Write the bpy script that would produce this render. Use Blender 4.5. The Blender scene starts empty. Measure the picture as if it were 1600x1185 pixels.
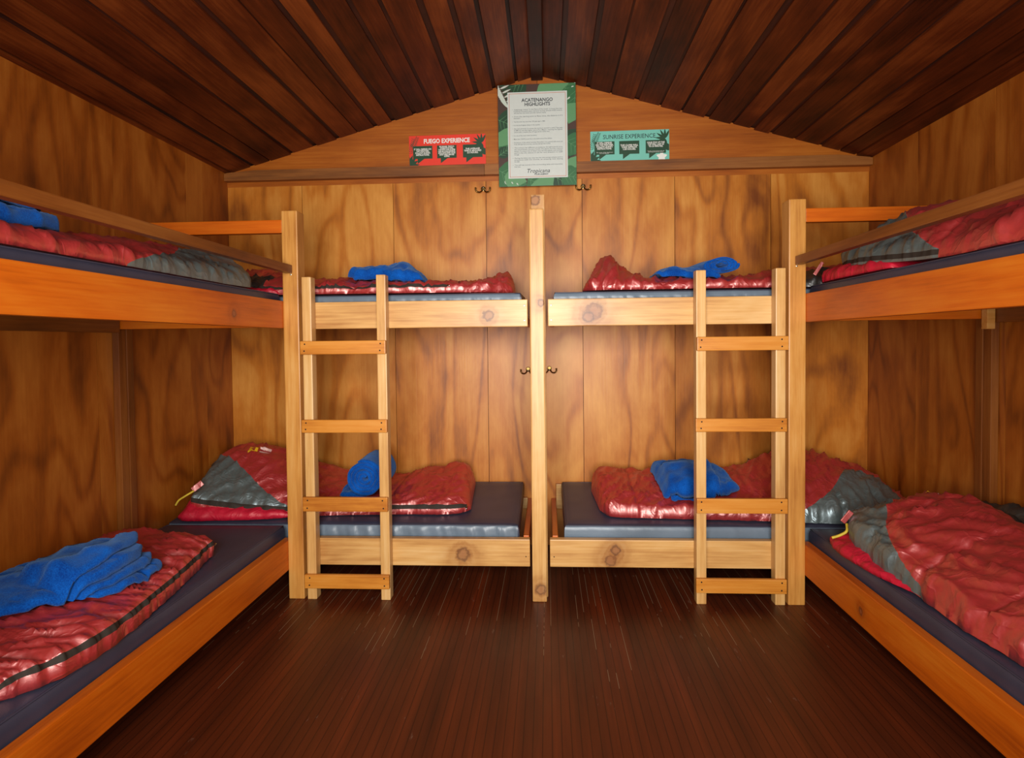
import bpy, bmesh, math, random
from mathutils import Vector, Matrix, noise
random.seed(7)
scn = bpy.context.scene
COL = scn.collection
PI = math.pi

# ------------------------------------------------------------------ helpers
def lin(r, g, b):
    f = lambda c: c/12.92 if c <= .04045 else ((c+.055)/1.055)**2.4
    return (f(r/255), f(g/255), f(b/255), 1)

def new_mat(name):
    m = bpy.data.materials.new(name); m.use_nodes = True
    nt = m.node_tree
    b = nt.nodes['Principled BSDF']
    return m, nt, b

def N(nt, t, **kw):
    n = nt.nodes.new(t)
    for k, v in kw.items():
        if k.startswith('i_'):
            n.inputs[k[2:].replace('_', ' ')].default_value = v
        else:
            setattr(n, k, v)
    return n

def ramp(nt, stops):
    n = nt.nodes.new('ShaderNodeValToRGB')
    e = n.color_ramp.elements
    while len(e) < len(stops): e.new(.5)
    for i, (p, c) in enumerate(stops):
        e[i].position = p; e[i].color = c
    return n

def math_n(nt, op, a, b=None):
    n = nt.nodes.new('ShaderNodeMath'); n.operation = op
    for i, v in enumerate((a, b)):
        if v is None: continue
        if isinstance(v, (int, float)): n.inputs[i].default_value = v
        else: nt.links.new(v, n.inputs[i])
    return n.outputs[0]

def mixc(nt, blend, fac, a, b):
    n = nt.nodes.new('ShaderNodeMix'); n.data_type = 'RGBA'; n.blend_type = blend
    for sock, v in ((n.inputs['Factor'], fac), (n.inputs[6], a), (n.inputs[7], b)):
        if isinstance(v, (int, float)): sock.default_value = v
        elif isinstance(v, tuple): sock.default_value = v
        else: nt.links.new(v, sock)
    return n.outputs[2]

def plain(name, col, rough=.5, metal=0, spec=.5, sheen=0, bump=None, var=.13):
    m, nt, b = new_mat(name)
    b.inputs['Base Color'].default_value = col
    b.inputs['Roughness'].default_value = rough
    b.inputs['Metallic'].default_value = metal
    b.inputs['Specular IOR Level'].default_value = spec
    if sheen:
        b.inputs['Sheen Weight'].default_value = sheen
    g = N(nt, 'ShaderNodeNewGeometry')
    nz = N(nt, 'ShaderNodeTexNoise', i_Scale=(bump or (40, 0))[0], i_Detail=4.0)
    nt.links.new(g.outputs['Position'], nz.inputs['Vector'])
    lo, hi = 1-var, 1+var
    r = ramp(nt, [(.3, (col[0]*lo, col[1]*lo, col[2]*lo, 1)), (.7, (min(1, col[0]*hi), min(1, col[1]*hi), min(1, col[2]*hi), 1))])
    nt.links.new(nz.outputs['Fac'], r.inputs['Fac'])
    nt.links.new(r.outputs['Color'], b.inputs['Base Color'])
    if bump:
        bp = N(nt, 'ShaderNodeBump', i_Strength=bump[1], i_Distance=.004)
        nt.links.new(nz.outputs['Fac'], bp.inputs['Height'])
        nt.links.new(bp.outputs['Normal'], b.inputs['Normal'])
    return m

def wood(name, dark, mid, light, axis, fig=34.0, figscale=1.6, stretch=.16, rough=.45, fine=1.0,
         knots=(), blotch=.35, island=.5, figmix=.35, spec=.4, mst=.16, thin=False):
    """procedural timber: contour-figure + fine fibre + blotches, grain running along axis"""
    m, nt, b = new_mat(name)
    g = N(nt, 'ShaderNodeNewGeometry')
    off = N(nt, 'ShaderNodeCombineXYZ')
    r10 = math_n(nt, 'MULTIPLY', g.outputs['Random Per Island'], 37.0)
    for i in range(3): nt.links.new(r10, off.inputs[i])
    add = N(nt, 'ShaderNodeVectorMath', operation='ADD')
    nt.links.new(g.outputs['Position'], add.inputs[0]); nt.links.new(off.outputs[0], add.inputs[1])
    def mapped(sc, st):
        mp = N(nt, 'ShaderNodeMapping')
        s = [sc, sc, sc]; s['xyz'.index(axis)] = sc*st
        mp.inputs['Scale'].default_value = s
        nt.links.new(add.outputs[0], mp.inputs['Vector'])
        return mp.outputs[0]
    nA = N(nt, 'ShaderNodeTexNoise', i_Scale=1.0, i_Detail=2.0, i_Roughness=.45, i_Distortion=.6)
    nt.links.new(mapped(figscale, stretch*2), nA.inputs['Vector'])
    fac = nA.outputs['Fac']
    kms = []
    nK = N(nt, 'ShaderNodeTexNoise', i_Scale=55.0, i_Detail=2.0)
    nt.links.new(g.outputs['Position'], nK.inputs['Vector'])
    for (kx, ky, kz, kr) in knots:
        sub = N(nt, 'ShaderNodeVectorMath', operation='DISTANCE')
        nt.links.new(g.outputs['Position'], sub.inputs[0]); sub.inputs[1].default_value = (kx, ky, kz)
        dd = math_n(nt, 'ADD', math_n(nt, 'DIVIDE', sub.outputs['Value'], kr), math_n(nt, 'MULTIPLY', math_n(nt, 'SUBTRACT', nK.outputs['Fac'], .5), 1.3))
        gs = lambda off, k: math_n(nt, 'POWER', 2.718, math_n(nt, 'MULTIPLY', math_n(nt, 'POWER', math_n(nt, 'ABSOLUTE', math_n(nt, 'SUBTRACT', dd, off)), 2.0), -k))
        fac = math_n(nt, 'ADD', fac, math_n(nt, 'MULTIPLY', gs(0.0, .22), .45))
        kms.append((gs(0.0, .09), gs(.2, 1.6), gs(1.05, 12.0)))
    rings = math_n(nt, 'SINE', math_n(nt, 'MULTIPLY', fac, fig))
    rings = math_n(nt, 'ADD', math_n(nt, 'MULTIPLY', rings, .5), .5)
    if thin: rings = math_n(nt, 'SUBTRACT', 1.0, math_n(nt, 'POWER', rings, 3.0))
    nF = N(nt, 'ShaderNodeTexNoise', i_Scale=1.0, i_Detail=3.0, i_Roughness=.6)
    nt.links.new(mapped(95.0, .035), nF.inputs['Vector'])
    nM = N(nt, 'ShaderNodeTexNoise', i_Scale=1.0, i_Detail=5.0, i_Roughness=.62)
    nt.links.new(mapped(9.0, mst), nM.inputs['Vector'])
    nB = N(nt, 'ShaderNodeTexNoise', i_Scale=1.0, i_Detail=4.0, i_Roughness=.6, i_Distortion=1.0)
    nt.links.new(mapped(2.6, .45), nB.inputs['Vector'])
    v = math_n(nt, 'MULTIPLY', rings, figmix)
    v = math_n(nt, 'ADD', v, math_n(nt, 'MULTIPLY', math_n(nt, 'SUBTRACT', nM.outputs['Fac'], .5), 1.0))
    v = math_n(nt, 'ADD', v, math_n(nt, 'MULTIPLY', math_n(nt, 'SUBTRACT', nF.outputs['Fac'], .5), .7*fine))
    v = math_n(nt, 'ADD', v, math_n(nt, 'MULTIPLY', math_n(nt, 'SUBTRACT', nB.outputs['Fac'], .5), blotch*4))
    v = math_n(nt, 'ADD', v, math_n(nt, 'MULTIPLY', math_n(nt, 'SUBTRACT', g.outputs['Random Per Island'], .5), island))
    v = math_n(nt, 'ADD', v, .5-figmix*.5)
    rp = ramp(nt, [(0.0, dark), (.5, mid), (1.0, light)])
    nt.links.new(v, rp.inputs['Fac'])
    c = rp.outputs['Color']
    for halo, core, rim in kms:
        c = mixc(nt, 'MIX', math_n(nt, 'MULTIPLY', halo, .6), c, (dark[0]*.75, dark[1]*.6, dark[2]*.5, 1))
        c = mixc(nt, 'MIX', math_n(nt, 'MULTIPLY', core, .55), c, lin(150, 98, 66))
        c = mixc(nt, 'MIX', math_n(nt, 'MULTIPLY', rim, .65), c, lin(84, 44, 22))
    nt.links.new(c, b.inputs['Base Color'])
    b.inputs['Roughness'].default_value = rough
    b.inputs['Specular IOR Level'].default_value = spec
    bp = N(nt, 'ShaderNodeBump', i_Strength=.25, i_Distance=.0015)
    nt.links.new(nF.outputs['Fac'], bp.inputs['Height'])
    nt.links.new(bp.outputs['Normal'], b.inputs['Normal'])
    return m

# ------------------------------------------------------------------ mesh helpers
def box_bm(bm, x0, x1, y0, y1, z0, z1, bev=.003):
    vs = [bm.verts.new((x, y, z)) for x in (x0, x1) for y in (y0, y1) for z in (z0, z1)]
    q = [(0, 1, 3, 2), (4, 6, 7, 5), (0, 4, 5, 1), (2, 3, 7, 6), (0, 2, 6, 4), (1, 5, 7, 3)]
    fs = [bm.faces.new([vs[i] for i in f]) for f in q]
    if bev:
        es = list({e for f in fs for e in f.edges})
        bmesh.ops.bevel(bm, geom=es, offset=bev, segments=2, affect='EDGES', profile=.6)

def prism_bm(bm, poly, axis, a0, a1):
    """extrude polygon (list of 2D) along axis"""
    def pt(p, a):
        return {'y': (p[0], a, p[1]), 'x': (a, p[0], p[1]), 'z': (p[0], p[1], a)}[axis]
    A = [bm.verts.new(pt(p, a0)) for p in poly]
    B = [bm.verts.new(pt(p, a1)) for p in poly]
    n = len(poly)
    f = [bm.faces.new(A), bm.faces.new(B[::-1])]
    for i in range(n):
        f.append(bm.faces.new((A[i], A[(i+1) % n], B[(i+1) % n], B[i])))
    bmesh.ops.recalc_face_normals(bm, faces=f)

def tube_bm(bm, pts, r, seg=8, cap=True):
    pts = [Vector(p) for p in pts]
    rings = []
    up = Vector((0, 0, 1))
    for i, p in enumerate(pts):
        t = (pts[min(i+1, len(pts)-1)]-pts[max(i-1, 0)]).normalized()
        a = t.cross(up)
        if a.length < 1e-3: a = t.cross(Vector((1, 0, 0)))
        a.normalize(); bb = t.cross(a).normalized()
        rr = r[i] if isinstance(r, (list, tuple)) else r
        rings.append([bm.verts.new(p+a*rr*math.cos(2*PI*k/seg)+bb*rr*math.sin(2*PI*k/seg)) for k in range(seg)])
    for i in range(len(rings)-1):
        for k in range(seg):
            bm.faces.new((rings[i][k], rings[i][(k+1) % seg], rings[i+1][(k+1) % seg], rings[i+1][k]))
    if cap:
        bm.faces.new(rings[0][::-1]); bm.faces.new(rings[-1])

def link(name, bm, mat, parent=None, origin=None, smooth=False, auto=None):
    bmesh.ops.recalc_face_normals(bm, faces=bm.faces[:])
    o0 = Vector(parent['_w']) if parent is not None else Vector(origin or (0, 0, 0))
    for v in bm.verts: v.co -= o0
    me = bpy.data.meshes.new(name); bm.to_mesh(me); bm.free()
    if isinstance(mat, (list, tuple)):
        for m in mat: me.materials.append(m)
    else: me.materials.append(mat)
    if smooth:
        me.polygons.foreach_set('use_smooth', [True]*len(me.polygons))
        if auto: me.set_sharp_from_angle(angle=auto)
    o = bpy.data.objects.new(name, me); COL.objects.link(o)
    if parent is not None: o.parent = parent
    else: o.location = o0
    o['_w'] = tuple(o0)
    return o

def part(name, parent, mat, *boxes, bev=.003, smooth=False):
    bm = bmesh.new()
    for bx in boxes: box_bm(bm, *bx, bev=bev)
    return link(name, bm, mat, parent, smooth=smooth)

def thing(name, loc, label, cat, group=None):
    o = bpy.data.objects.new(name, None); COL.objects.link(o)
    o.location = loc; o['_w'] = tuple(loc); o.empty_display_size = .1
    o['label'] = label; o['category'] = cat
    if group: o['group'] = group
    return o

def tag(o, label, cat, group=None):
    o['label'] = label; o['category'] = cat
    if group: o['group'] = group
    return o

def struct(name, bm, mat):
    o = link(name, bm, mat); o['kind'] = 'structure'; return o

# ------------------------------------------------------------------ room dimensions
W2, D, Y0 = 1.95, 3.679, -.45
HW, HC, XR, HB = 2.318, 2.865, -.007, 2.271

# ------------------------------------------------------------------ materials
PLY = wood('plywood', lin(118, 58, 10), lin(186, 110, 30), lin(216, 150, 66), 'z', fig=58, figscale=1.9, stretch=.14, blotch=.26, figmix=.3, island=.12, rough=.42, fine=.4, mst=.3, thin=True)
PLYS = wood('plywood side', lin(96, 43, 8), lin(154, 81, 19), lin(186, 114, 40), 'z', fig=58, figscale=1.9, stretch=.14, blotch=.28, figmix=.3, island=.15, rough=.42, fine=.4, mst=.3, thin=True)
GAB = wood('gable plywood', lin(122, 56, 10), lin(166, 88, 20), lin(192, 114, 36), 'x', blotch=.15, figmix=.12, island=.2, rough=.42)
CEIL = wood('ceiling boards', lin(46, 15, 5), lin(90, 36, 11), lin(132, 64, 24), 'y', blotch=.3, figmix=.2, island=.5, rough=.5, spec=.2)
CEILB = wood('ceiling backing', lin(30, 10, 4), lin(52, 19, 8), lin(74, 30, 13), 'y', rough=.6)
BEAM = wood('beam wood', lin(84, 44, 15), lin(140, 84, 34), lin(168, 108, 50), 'x', rough=.5, figmix=.2, blotch=.25)
def pine(nm, axis, knots=(), t=0):
    sets = [((158, 98, 42), (210, 160, 94), (232, 194, 136)),      # pale
            ((150, 84, 24), (202, 140, 66), (224, 174, 104)),       # honey
            ((146, 58, 5), (200, 94, 10), (216, 122, 28)),          # orange varnish
            ((70, 32, 8), (120, 64, 20), (146, 88, 36)),            # brown
            ((154, 78, 14), (204, 130, 44), (220, 156, 74))]        # rung amber
    a, b, c = sets[t]
    return wood(nm, lin(*a), lin(*b), lin(*c), axis, fig=30, figscale=3.0, stretch=.06, knots=knots, blotch=.22, figmix=.18, island=.1, rough=.38)
P_POST = pine('post pine', 'z', [(-.005, 2.86, .075, .018)], 1)
P_CENT = pine('centre post pine', 'z', [(.012, 2.86, 1.44, .014), (.0, 2.86, .06, .02)], 0)
P_CEN2 = pine('rear post pine', 'z', [(-.012, 2.915, 1.94, .02)], 0)
P_UBL = pine('rail pine knotted', 'x', [(-.245, 2.915, 1.385, .022)], 0)
P_UBR = pine('rail pine dark knot', 'x', [(.27, 2.915, 1.405, .03), (.24, 2.915, 1.375, .022)], 0)
P_LBL = pine('lower rail pine', 'x', [(-.385, 2.915, .21, .026)], 0)
P_LBR = pine('lower rail pine knot', 'x', [(.34, 2.915, .185, .022), (.365, 2.915, .235, .018)], 0)
P_SIDE = pine('orange rail pine', 'y', [(-1.243, 2.4, 1.385, .012), (1.243, 2.36, .2, .012)], 2)
P_GRD = pine('brown guard pine', 'y', (), 3)
P_CRS = pine('cross rail pine', 'x', (), 2)
P_STI = pine('stile pine', 'z', (), 0)
P_RNG = pine('rung pine', 'x', (), 4)
P_DRK = pine('dark stud', 'z', (), 3)
P_DRY = pine('dark ledger', 'y', (), 3)
P_DECK = pine('deck board', 'y', (), 3)
P_ENDB = pine('end board', 'y', (), 2)
IRON = plain('dark nail', lin(38, 26, 20), .5, .6)
ZINC = plain('zinc screw', lin(190, 185, 170), .35, .9)
BRASS = plain('antique brass', lin(120, 92, 48), .3, .95)

# floor
def floor_mat():
    m, nt, b = new_mat('painted deck floor')
    g = N(nt, 'ShaderNodeNewGeometry')
    sx = N(nt, 'ShaderNodeSeparateXYZ'); nt.links.new(g.outputs['Position'], sx.inputs[0])
    X, Y = sx.outputs[0], sx.outputs[1]
    def mp(scale):
        n = N(nt, 'ShaderNodeMapping'); n.inputs['Scale'].default_value = scale
        nt.links.new(g.outputs['Position'], n.inputs['Vector']); return n.outputs[0]
    cell = math_n(nt, 'FLOOR', math_n(nt, 'DIVIDE', X, .0305))
    fr = math_n(nt, 'FRACT', math_n(nt, 'DIVIDE', X, .0305))
    d = math_n(nt, 'ABSOLUTE', math_n(nt, 'SUBTRACT', fr, .5))          # 0 = groove centre
    groove = math_n(nt, 'LESS_THAN', d, .055)
    thin = math_n(nt, 'LESS_THAN', d, .03)
    cv = N(nt, 'ShaderNodeCombineXYZ'); nt.links.new(cell, cv.inputs[0])
    wn = N(nt, 'ShaderNodeTexWhiteNoise', noise_dimensions='3D'); nt.links.new(cv.outputs[0], wn.inputs['Vector'])
    # dust in grooves: broken along y, mostly at the far end of the room
    cy = N(nt, 'ShaderNodeCombineXYZ'); nt.links.new(math_n(nt, 'MULTIPLY', cell, 3.7), cy.inputs[0])
    nt.links.new(math_n(nt, 'MULTIPLY', Y, 2.6), cy.inputs[1])
    nd = N(nt, 'ShaderNodeTexNoise', i_Scale=1.0, i_Detail=3.0); nt.links.new(cy.outputs[0], nd.inputs['Vector'])
    mr = N(nt, 'ShaderNodeMapRange'); nt.links.new(Y, mr.inputs['Value'])
    mr.inputs['From Min'].default_value = 1.9; mr.inputs['From Max'].default_value = 3.0
    mr.inputs['To Min'].default_value = -.22; mr.inputs['To Max'].default_value = .12
    dust = math_n(nt, 'GREATER_THAN', math_n(nt, 'ADD', nd.outputs['Fac'], mr.outputs[0]), .52)
    dust = math_n(nt, 'MULTIPLY', dust, thin)
    dust = math_n(nt, 'MULTIPLY', dust, math_n(nt, 'GREATER_THAN', wn.outputs['Value'], .45))
    n1 = N(nt, 'ShaderNodeTexNoise', i_Scale=1.0, i_Detail=5.0, i_Roughness=.6); nt.links.new(mp((7, .55, 1)), n1.inputs['Vector'])
    n2 = N(nt, 'ShaderNodeTexNoise', i_Scale=1.0, i_Detail=4.0); nt.links.new(mp((60, 2.2, 1)), n2.inputs['Vector'])
    n3 = N(nt, 'ShaderNodeTexNoise', i_Scale=1.0, i_Detail=6.0, i_Roughness=.7); nt.links.new(mp((26, 6, 1)), n3.inputs['Vector'])
    n4 = N(nt, 'ShaderNodeTexNoise', i_Scale=1.0, i_Detail=2.0); nt.links.new(mp((2.2, 1.4, 1)), n4.inputs['Vector'])
    v = math_n(nt, 'ADD', math_n(nt, 'MULTIPLY', n1.outputs['Fac'], .8), math_n(nt, 'MULTIPLY', n2.outputs['Fac'], .16))
    v = math_n(nt, 'ADD', v, math_n(nt, 'MULTIPLY', math_n(nt, 'SUBTRACT', wn.outputs['Value'], .5), .07))
    rp = ramp(nt, [(.25, lin(54, 21, 9)), (.48, lin(82, 33, 13)), (.6, lin(98, 40, 16)), (.72, lin(136, 50, 18))])
    nt.links.new(v, rp.inputs['Fac'])
    c = mixc(nt, 'MIX', math_n(nt, 'MULTIPLY', groove, .55), rp.outputs['Color'], lin(18, 9, 6))
    c = mixc(nt, 'MIX', math_n(nt, 'MULTIPLY', dust, .6), c, lin(170, 138, 106))
    scuff = math_n(nt, 'MULTIPLY', math_n(nt, 'GREATER_THAN', n3.outputs['Fac'], .655), math_n(nt, 'GREATER_THAN', n4.outputs['Fac'], .5))
    c = mixc(nt, 'MIX', math_n(nt, 'MULTIPLY', scuff, .28), c, lin(140, 118, 100))
    nt.links.new(c, b.inputs['Base Color'])
    rr = N(nt, 'ShaderNodeMapRange'); nt.links.new(n3.outputs['Fac'], rr.inputs['Value'])
    rr.inputs['To Min'].default_value = .3; rr.inputs['To Max'].default_value = .55
    nt.links.new(rr.outputs[0], b.inputs['Roughness'])
    b.inputs['Specular IOR Level'].default_value = .35
    bp = N(nt, 'ShaderNodeBump', i_Strength=.35, i_Distance=.002, invert=True)
    nt.links.new(math_n(nt, 'ADD', groove, math_n(nt, 'MULTIPLY', n2.outputs['Fac'], .05)), bp.inputs['Height'])
    nt.links.new(bp.outputs['Normal'], b.inputs['Normal'])
    return m
FLOOR = floor_mat()

def nylon(name, col, rough=.47, sheen=.33, tint=(1, .60, .56, 1)):
    m, nt, b = new_mat(name)
    g = N(nt, 'ShaderNodeNewGeometry')
    nz = N(nt, 'ShaderNodeTexNoise', i_Scale=70.0, i_Detail=5.0, i_Roughness=.6, i_Distortion=.8)
    nt.links.new(g.outputs['Position'], nz.inputs['Vector'])
    r = ramp(nt, [(.3, (col[0]*.88, col[1]*.85, col[2]*.85, 1)), (.7, (min(1, col[0]*1.1), col[1]*1.15, col[2]*1.15, 1))])
    nt.links.new(nz.outputs['Fac'], r.inputs['Fac']); nt.links.new(r.outputs['Color'], b.inputs['Base Color'])
    b.inputs['Roughness'].default_value = .55
    b.inputs['Specular IOR Level'].default_value = .3
    gl = N(nt, 'ShaderNodeBsdfGlossy'); gl.inputs['Color'].default_value = tint; gl.inputs['Roughness'].default_value = rough
    mx = N(nt, 'ShaderNodeMixShader'); mx.inputs[0].default_value = sheen
    nt.links.new(b.outputs[0], mx.inputs[1]); nt.links.new(gl.outputs[0], mx.inputs[2])
    nt.links.new(mx.outputs[0], nt.nodes['Material Output'].inputs['Surface'])
    nc = N(nt, 'ShaderNodeTexNoise', i_Scale=9.0, i_Detail=2.5, i_Roughness=.5, i_Distortion=1.2)
    nt.links.new(g.outputs['Position'], nc.inputs['Vector'])
    cr = math_n(nt, 'POWER', math_n(nt, 'SUBTRACT', 1.0, math_n(nt, 'ABSOLUTE', math_n(nt, 'MULTIPLY', math_n(nt, 'SUBTRACT', nc.outputs['Fac'], .5), 4.0))), 3.0)
    bp = N(nt, 'ShaderNodeBump', i_Strength=.34, i_Distance=.006)
    nt.links.new(math_n(nt, 'ADD', cr, math_n(nt, 'MULTIPLY', nz.outputs['Fac'], .35)), bp.inputs['Height'])
    nt.links.new(bp.outputs['Normal'], b.inputs['Normal']); nt.links.new(bp.outputs['Normal'], gl.inputs['Normal'])
    return m
RED = nylon('red nylon', lin(176, 24, 28))
CRIM = nylon('crimson lining', lin(196, 14, 48), .5, .06)
GREY = nylon('slate nylon', lin(84, 94, 92), .42, .2, (.75, .92, 1, 1))
BLACK = nylon('charcoal nylon', lin(44, 42, 38), .42, .08, (.9, .9, .9, 1))
ZIP = plain('zip tape', lin(54, 46, 40), .75, spec=.2)
METAL = plain('zip metal', lin(200, 198, 190), .25, 1)
YEL = plain('yellow cord', lin(206, 178, 50), .6)
YELP = plain('yellow print', lin(226, 176, 30), .5)
WHP = plain('pale print', lin(220, 180, 170), .5)
def fleece():
    m, nt, b = new_mat('blue fleece')
    g = N(nt, 'ShaderNodeNewGeometry')
    nz = N(nt, 'ShaderNodeTexNoise', i_Scale=240.0, i_Detail=3.0); nt.links.new(g.outputs['Position'], nz.inputs['Vector'])
    n2 = N(nt, 'ShaderNodeTexNoise', i_Scale=16.0, i_Detail=5.0); nt.links.new(g.outputs['Position'], n2.inputs['Vector'])
    v = math_n(nt, 'ADD', math_n(nt, 'MULTIPLY', nz.outputs['Fac'], .5), math_n(nt, 'MULTIPLY', n2.outputs['Fac'], .5))
    r = ramp(nt, [(.35, lin(2, 52, 128)), (.65, lin(12, 92, 184))]); nt.links.new(v, r.inputs['Fac'])
    nt.links.new(r.outputs['Color'], b.inputs['Base Color'])
    b.inputs['Roughness'].default_value = .9; b.inputs['Specular IOR Level'].default_value = .1
    b.inputs['Sheen Weight'].default_value = .35; b.inputs['Sheen Tint'].default_value = (.3, .55, 1, 1)
    bp = N(nt, 'ShaderNodeBump', i_Strength=.5, i_Distance=.003); nt.links.new(nz.outputs['Fac'], bp.inputs['Height'])
    nt.links.new(bp.outputs['Normal'], b.inputs['Normal'])
    return m
FLEECE = fleece()
def vinyl(name, col, rough=.42):
    m, nt, b = new_mat(name)
    g = N(nt, 'ShaderNodeNewGeometry')
    nz = N(nt, 'ShaderNodeTexNoise', i_Scale=300.0, i_Detail=2.0); nt.links.new(g.outputs['Position'], nz.inputs['Vector'])
    n2 = N(nt, 'ShaderNodeTexNoise', i_Scale=5.0, i_Detail=5.0); nt.links.new(g.outputs['Position'], n2.inputs['Vector'])
    r = ramp(nt, [(.3, (col[0]*.8, col[1]*.8, col[2]*.8, 1)), (.7, (col[0]*1.15, col[1]*1.15, col[2]*1.15, 1))])
    nt.links.new(n2.outputs['Fac'], r.inputs['Fac']); nt.links.new(r.outputs['Color'], b.inputs['Base Color'])
    b.inputs['Roughness'].default_value = rough; b.inputs['Specular IOR Level'].default_value = .5
    bp = N(nt, 'ShaderNodeBump', i_Strength=.12, i_Distance=.002); nt.links.new(nz.outputs['Fac'], bp.inputs['Height'])
    nt.links.new(bp.outputs['Normal'], b.inputs['Normal'])
    return m
VINYL = vinyl('navy vinyl', lin(56, 57, 74))
VINYL_LIT = vinyl('navy vinyl lit front', lin(104, 118, 132), .36)  # same navy cover, paler: frontal door light is put into its colour

# ------------------------------------------------------------------ the room
def roof_z(x): return HC-(HC-HW)*abs(x-XR)/(W2-abs(XR)) if abs(x) < 99 else HW
bm = bmesh.new(); box_bm(bm, -W2-.05, W2+.05, Y0-.05, D+.05, -.06, 0, bev=0); struct('floor', bm, FLOOR)

bm = bmesh.new()
seams = [-W2, -1.474, -.901, -.326, .259, .814, 1.38, W2]
for a, b in zip(seams, seams[1:]):
    prism_bm(bm, [(a+.0015, 0), (b-.0015, 0), (b-.0015, HB-.03), (a+.0015, HB-.03)], 'y', D, D+.018)
bk = bm
wall_lo = struct('wall_back', bk, PLY)
bm = bmesh.new()
prism_bm(bm, [(-W2, HB-.03), (-.0015+XR, HB-.03), (-.0015+XR, HC+.01), (-W2, HW+.01)], 'y', D, D+.018)
prism_bm(bm, [(XR+.0015, HB-.03), (W2, HB-.03), (W2, HW+.01), (XR+.0015, HC+.01)], 'y', D, D+.018)
g = link('gable_panel', bm, GAB, wall_lo)
bm = bmesh.new(); prism_bm(bm, [(-W2-.05, -.05), (W2+.05, -.05), (W2+.05, HW), (XR, HC+.05), (-W2-.05, HW)], 'y', D+.019, D+.06)
link('backing', bm, CEILB, wall_lo)

for sgn, nm in ((-1, 'wall_left'), (1, 'wall_right')):
    bm = bmesh.new()
    sm = [D+.018, 3.40, 3.245, 2.68, 2.55, 1.97, 1.38, .8, .2, Y0] if sgn < 0 else [D+.018, 3.215, 2.68, 2.605, 2.02, 1.43, .85, .25, Y0]
    for a, b in zip(sm, sm[1:]):
        prism_bm(bm, [(b+.0015, 0), (a-.0015, 0), (a-.0015, HW+.01), (b+.0015, HW+.01)], 'x', sgn*W2, sgn*(W2+.018))
    prism_bm(bm, [(Y0, -.05), (D+.05, -.05), (D+.05, HW+.02), (Y0, HW+.02)], 'x', sgn*(W2+.019), sgn*(W2+.05))
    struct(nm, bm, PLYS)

# front wall with the open doorway behind the camera
bm = bmesh.new()
DX, DZ = .82, 2.06
prism_bm(bm, [(-W2, 0), (-DX, 0), (-DX, roof_z(DX)), (-W2, HW)], 'y', Y0-.05, Y0)
prism_bm(bm, [(DX, 0), (W2, 0), (W2, HW), (DX, roof_z(DX))], 'y', Y0-.05, Y0)
prism_bm(bm, [(-DX, DZ), (DX, DZ), (DX, roof_z(DX)), (XR, HC), (-DX, roof_z(DX))], 'y', Y0-.05, Y0)
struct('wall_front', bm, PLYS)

# ceiling: wide boards with recessed gaps, running front to back
bm = bmesh.new()
SL = math.hypot(W2, HC-HW)
ang = math.atan2(HC-HW, W2)
rng = random.Random(3)
for sgn in (-1, 1):
    ex = Vector((sgn*math.cos(ang), 0, -math.sin(ang))); en = Vector((sgn*math.sin(ang), 0, math.cos(ang)))
    o = Vector((XR, 0, HC))
    d = .02; k = 0
    while d < SL+.02:
        w = rng.uniform(.085, .14); gp = rng.uniform(.007, .032)
        drop = rng.uniform(0, .006)
        e = min(d+w, SL+.05)
        cs = [o+ex*d+en*(.0+drop), o+ex*e+en*(.0+drop), o+ex*e+en*.016, o+ex*d+en*.016]
        prism_bm(bm, [(c.x, c.z) for c in cs], 'y', Y0-.05, D+.02)
        d = e+gp
cl = struct('ceiling', bm, CEIL)
bm = bmesh.new()
for sgn in (-1, 1):
    ex = Vector((sgn*math.cos(ang), 0, -math.sin(ang))); en = Vector((sgn*math.sin(ang), 0, math.cos(ang)))
    o = Vector((XR, 0, HC))
    cs = [o+en*.0165, o+ex*(SL+.06)+en*.0165, o+ex*(SL+.06)+en*.05, o+en*.05]
    prism_bm(bm, [(c.x, c.z) for c in cs], 'y', Y0-.05, D+.02)
link('roof_backing', bm, CEILB, cl)
bm = bmesh.new(); box_bm(bm, XR-.035, XR+.035, Y0, D-.001, HC-.028, HC+.03, .004); struct('trim_2', bm, CEILB)
# beam across the back wall (two lengths)
bm = bmesh.new()
def beampoly(a, b):
    zt = lambda x: min(HB+.062, roof_z(x)-.004)
    xs = [a] + [x for x in (-1.93, -1.75, 1.75, 1.93) if a < x < b] + [b]
    return [(a, HB), (b, HB)] + [(x, zt(x)) for x in reversed(xs)]
prism_bm(bm, beampoly(-W2+.002, -.33), 'y', D-.042, D-.001)
prism_bm(bm, beampoly(-.328, W2-.002), 'y', D-.042, D-.001)
struct('trim_1', bm, BEAM)

# ------------------------------------------------------------------ bunks
YR = 2.915                                   # front face of the back rails
def screw(parent, x, y, z, ax='y', r=.0045, mat=ZINC, nm='screw'):
    bm = bmesh.new()
    d = Vector((0, -1, 0)) if ax == 'y' else Vector((1 if ax == 'x' else -1, 0, 0))
    p = Vector((x, y, z))
    tube_bm(bm, [p-d*.002, p+d*.0008, p+d*.0014], [r, r, r*.6], 10)
    return link(nm, bm, mat, parent, smooth=True, auto=.6)

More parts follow.
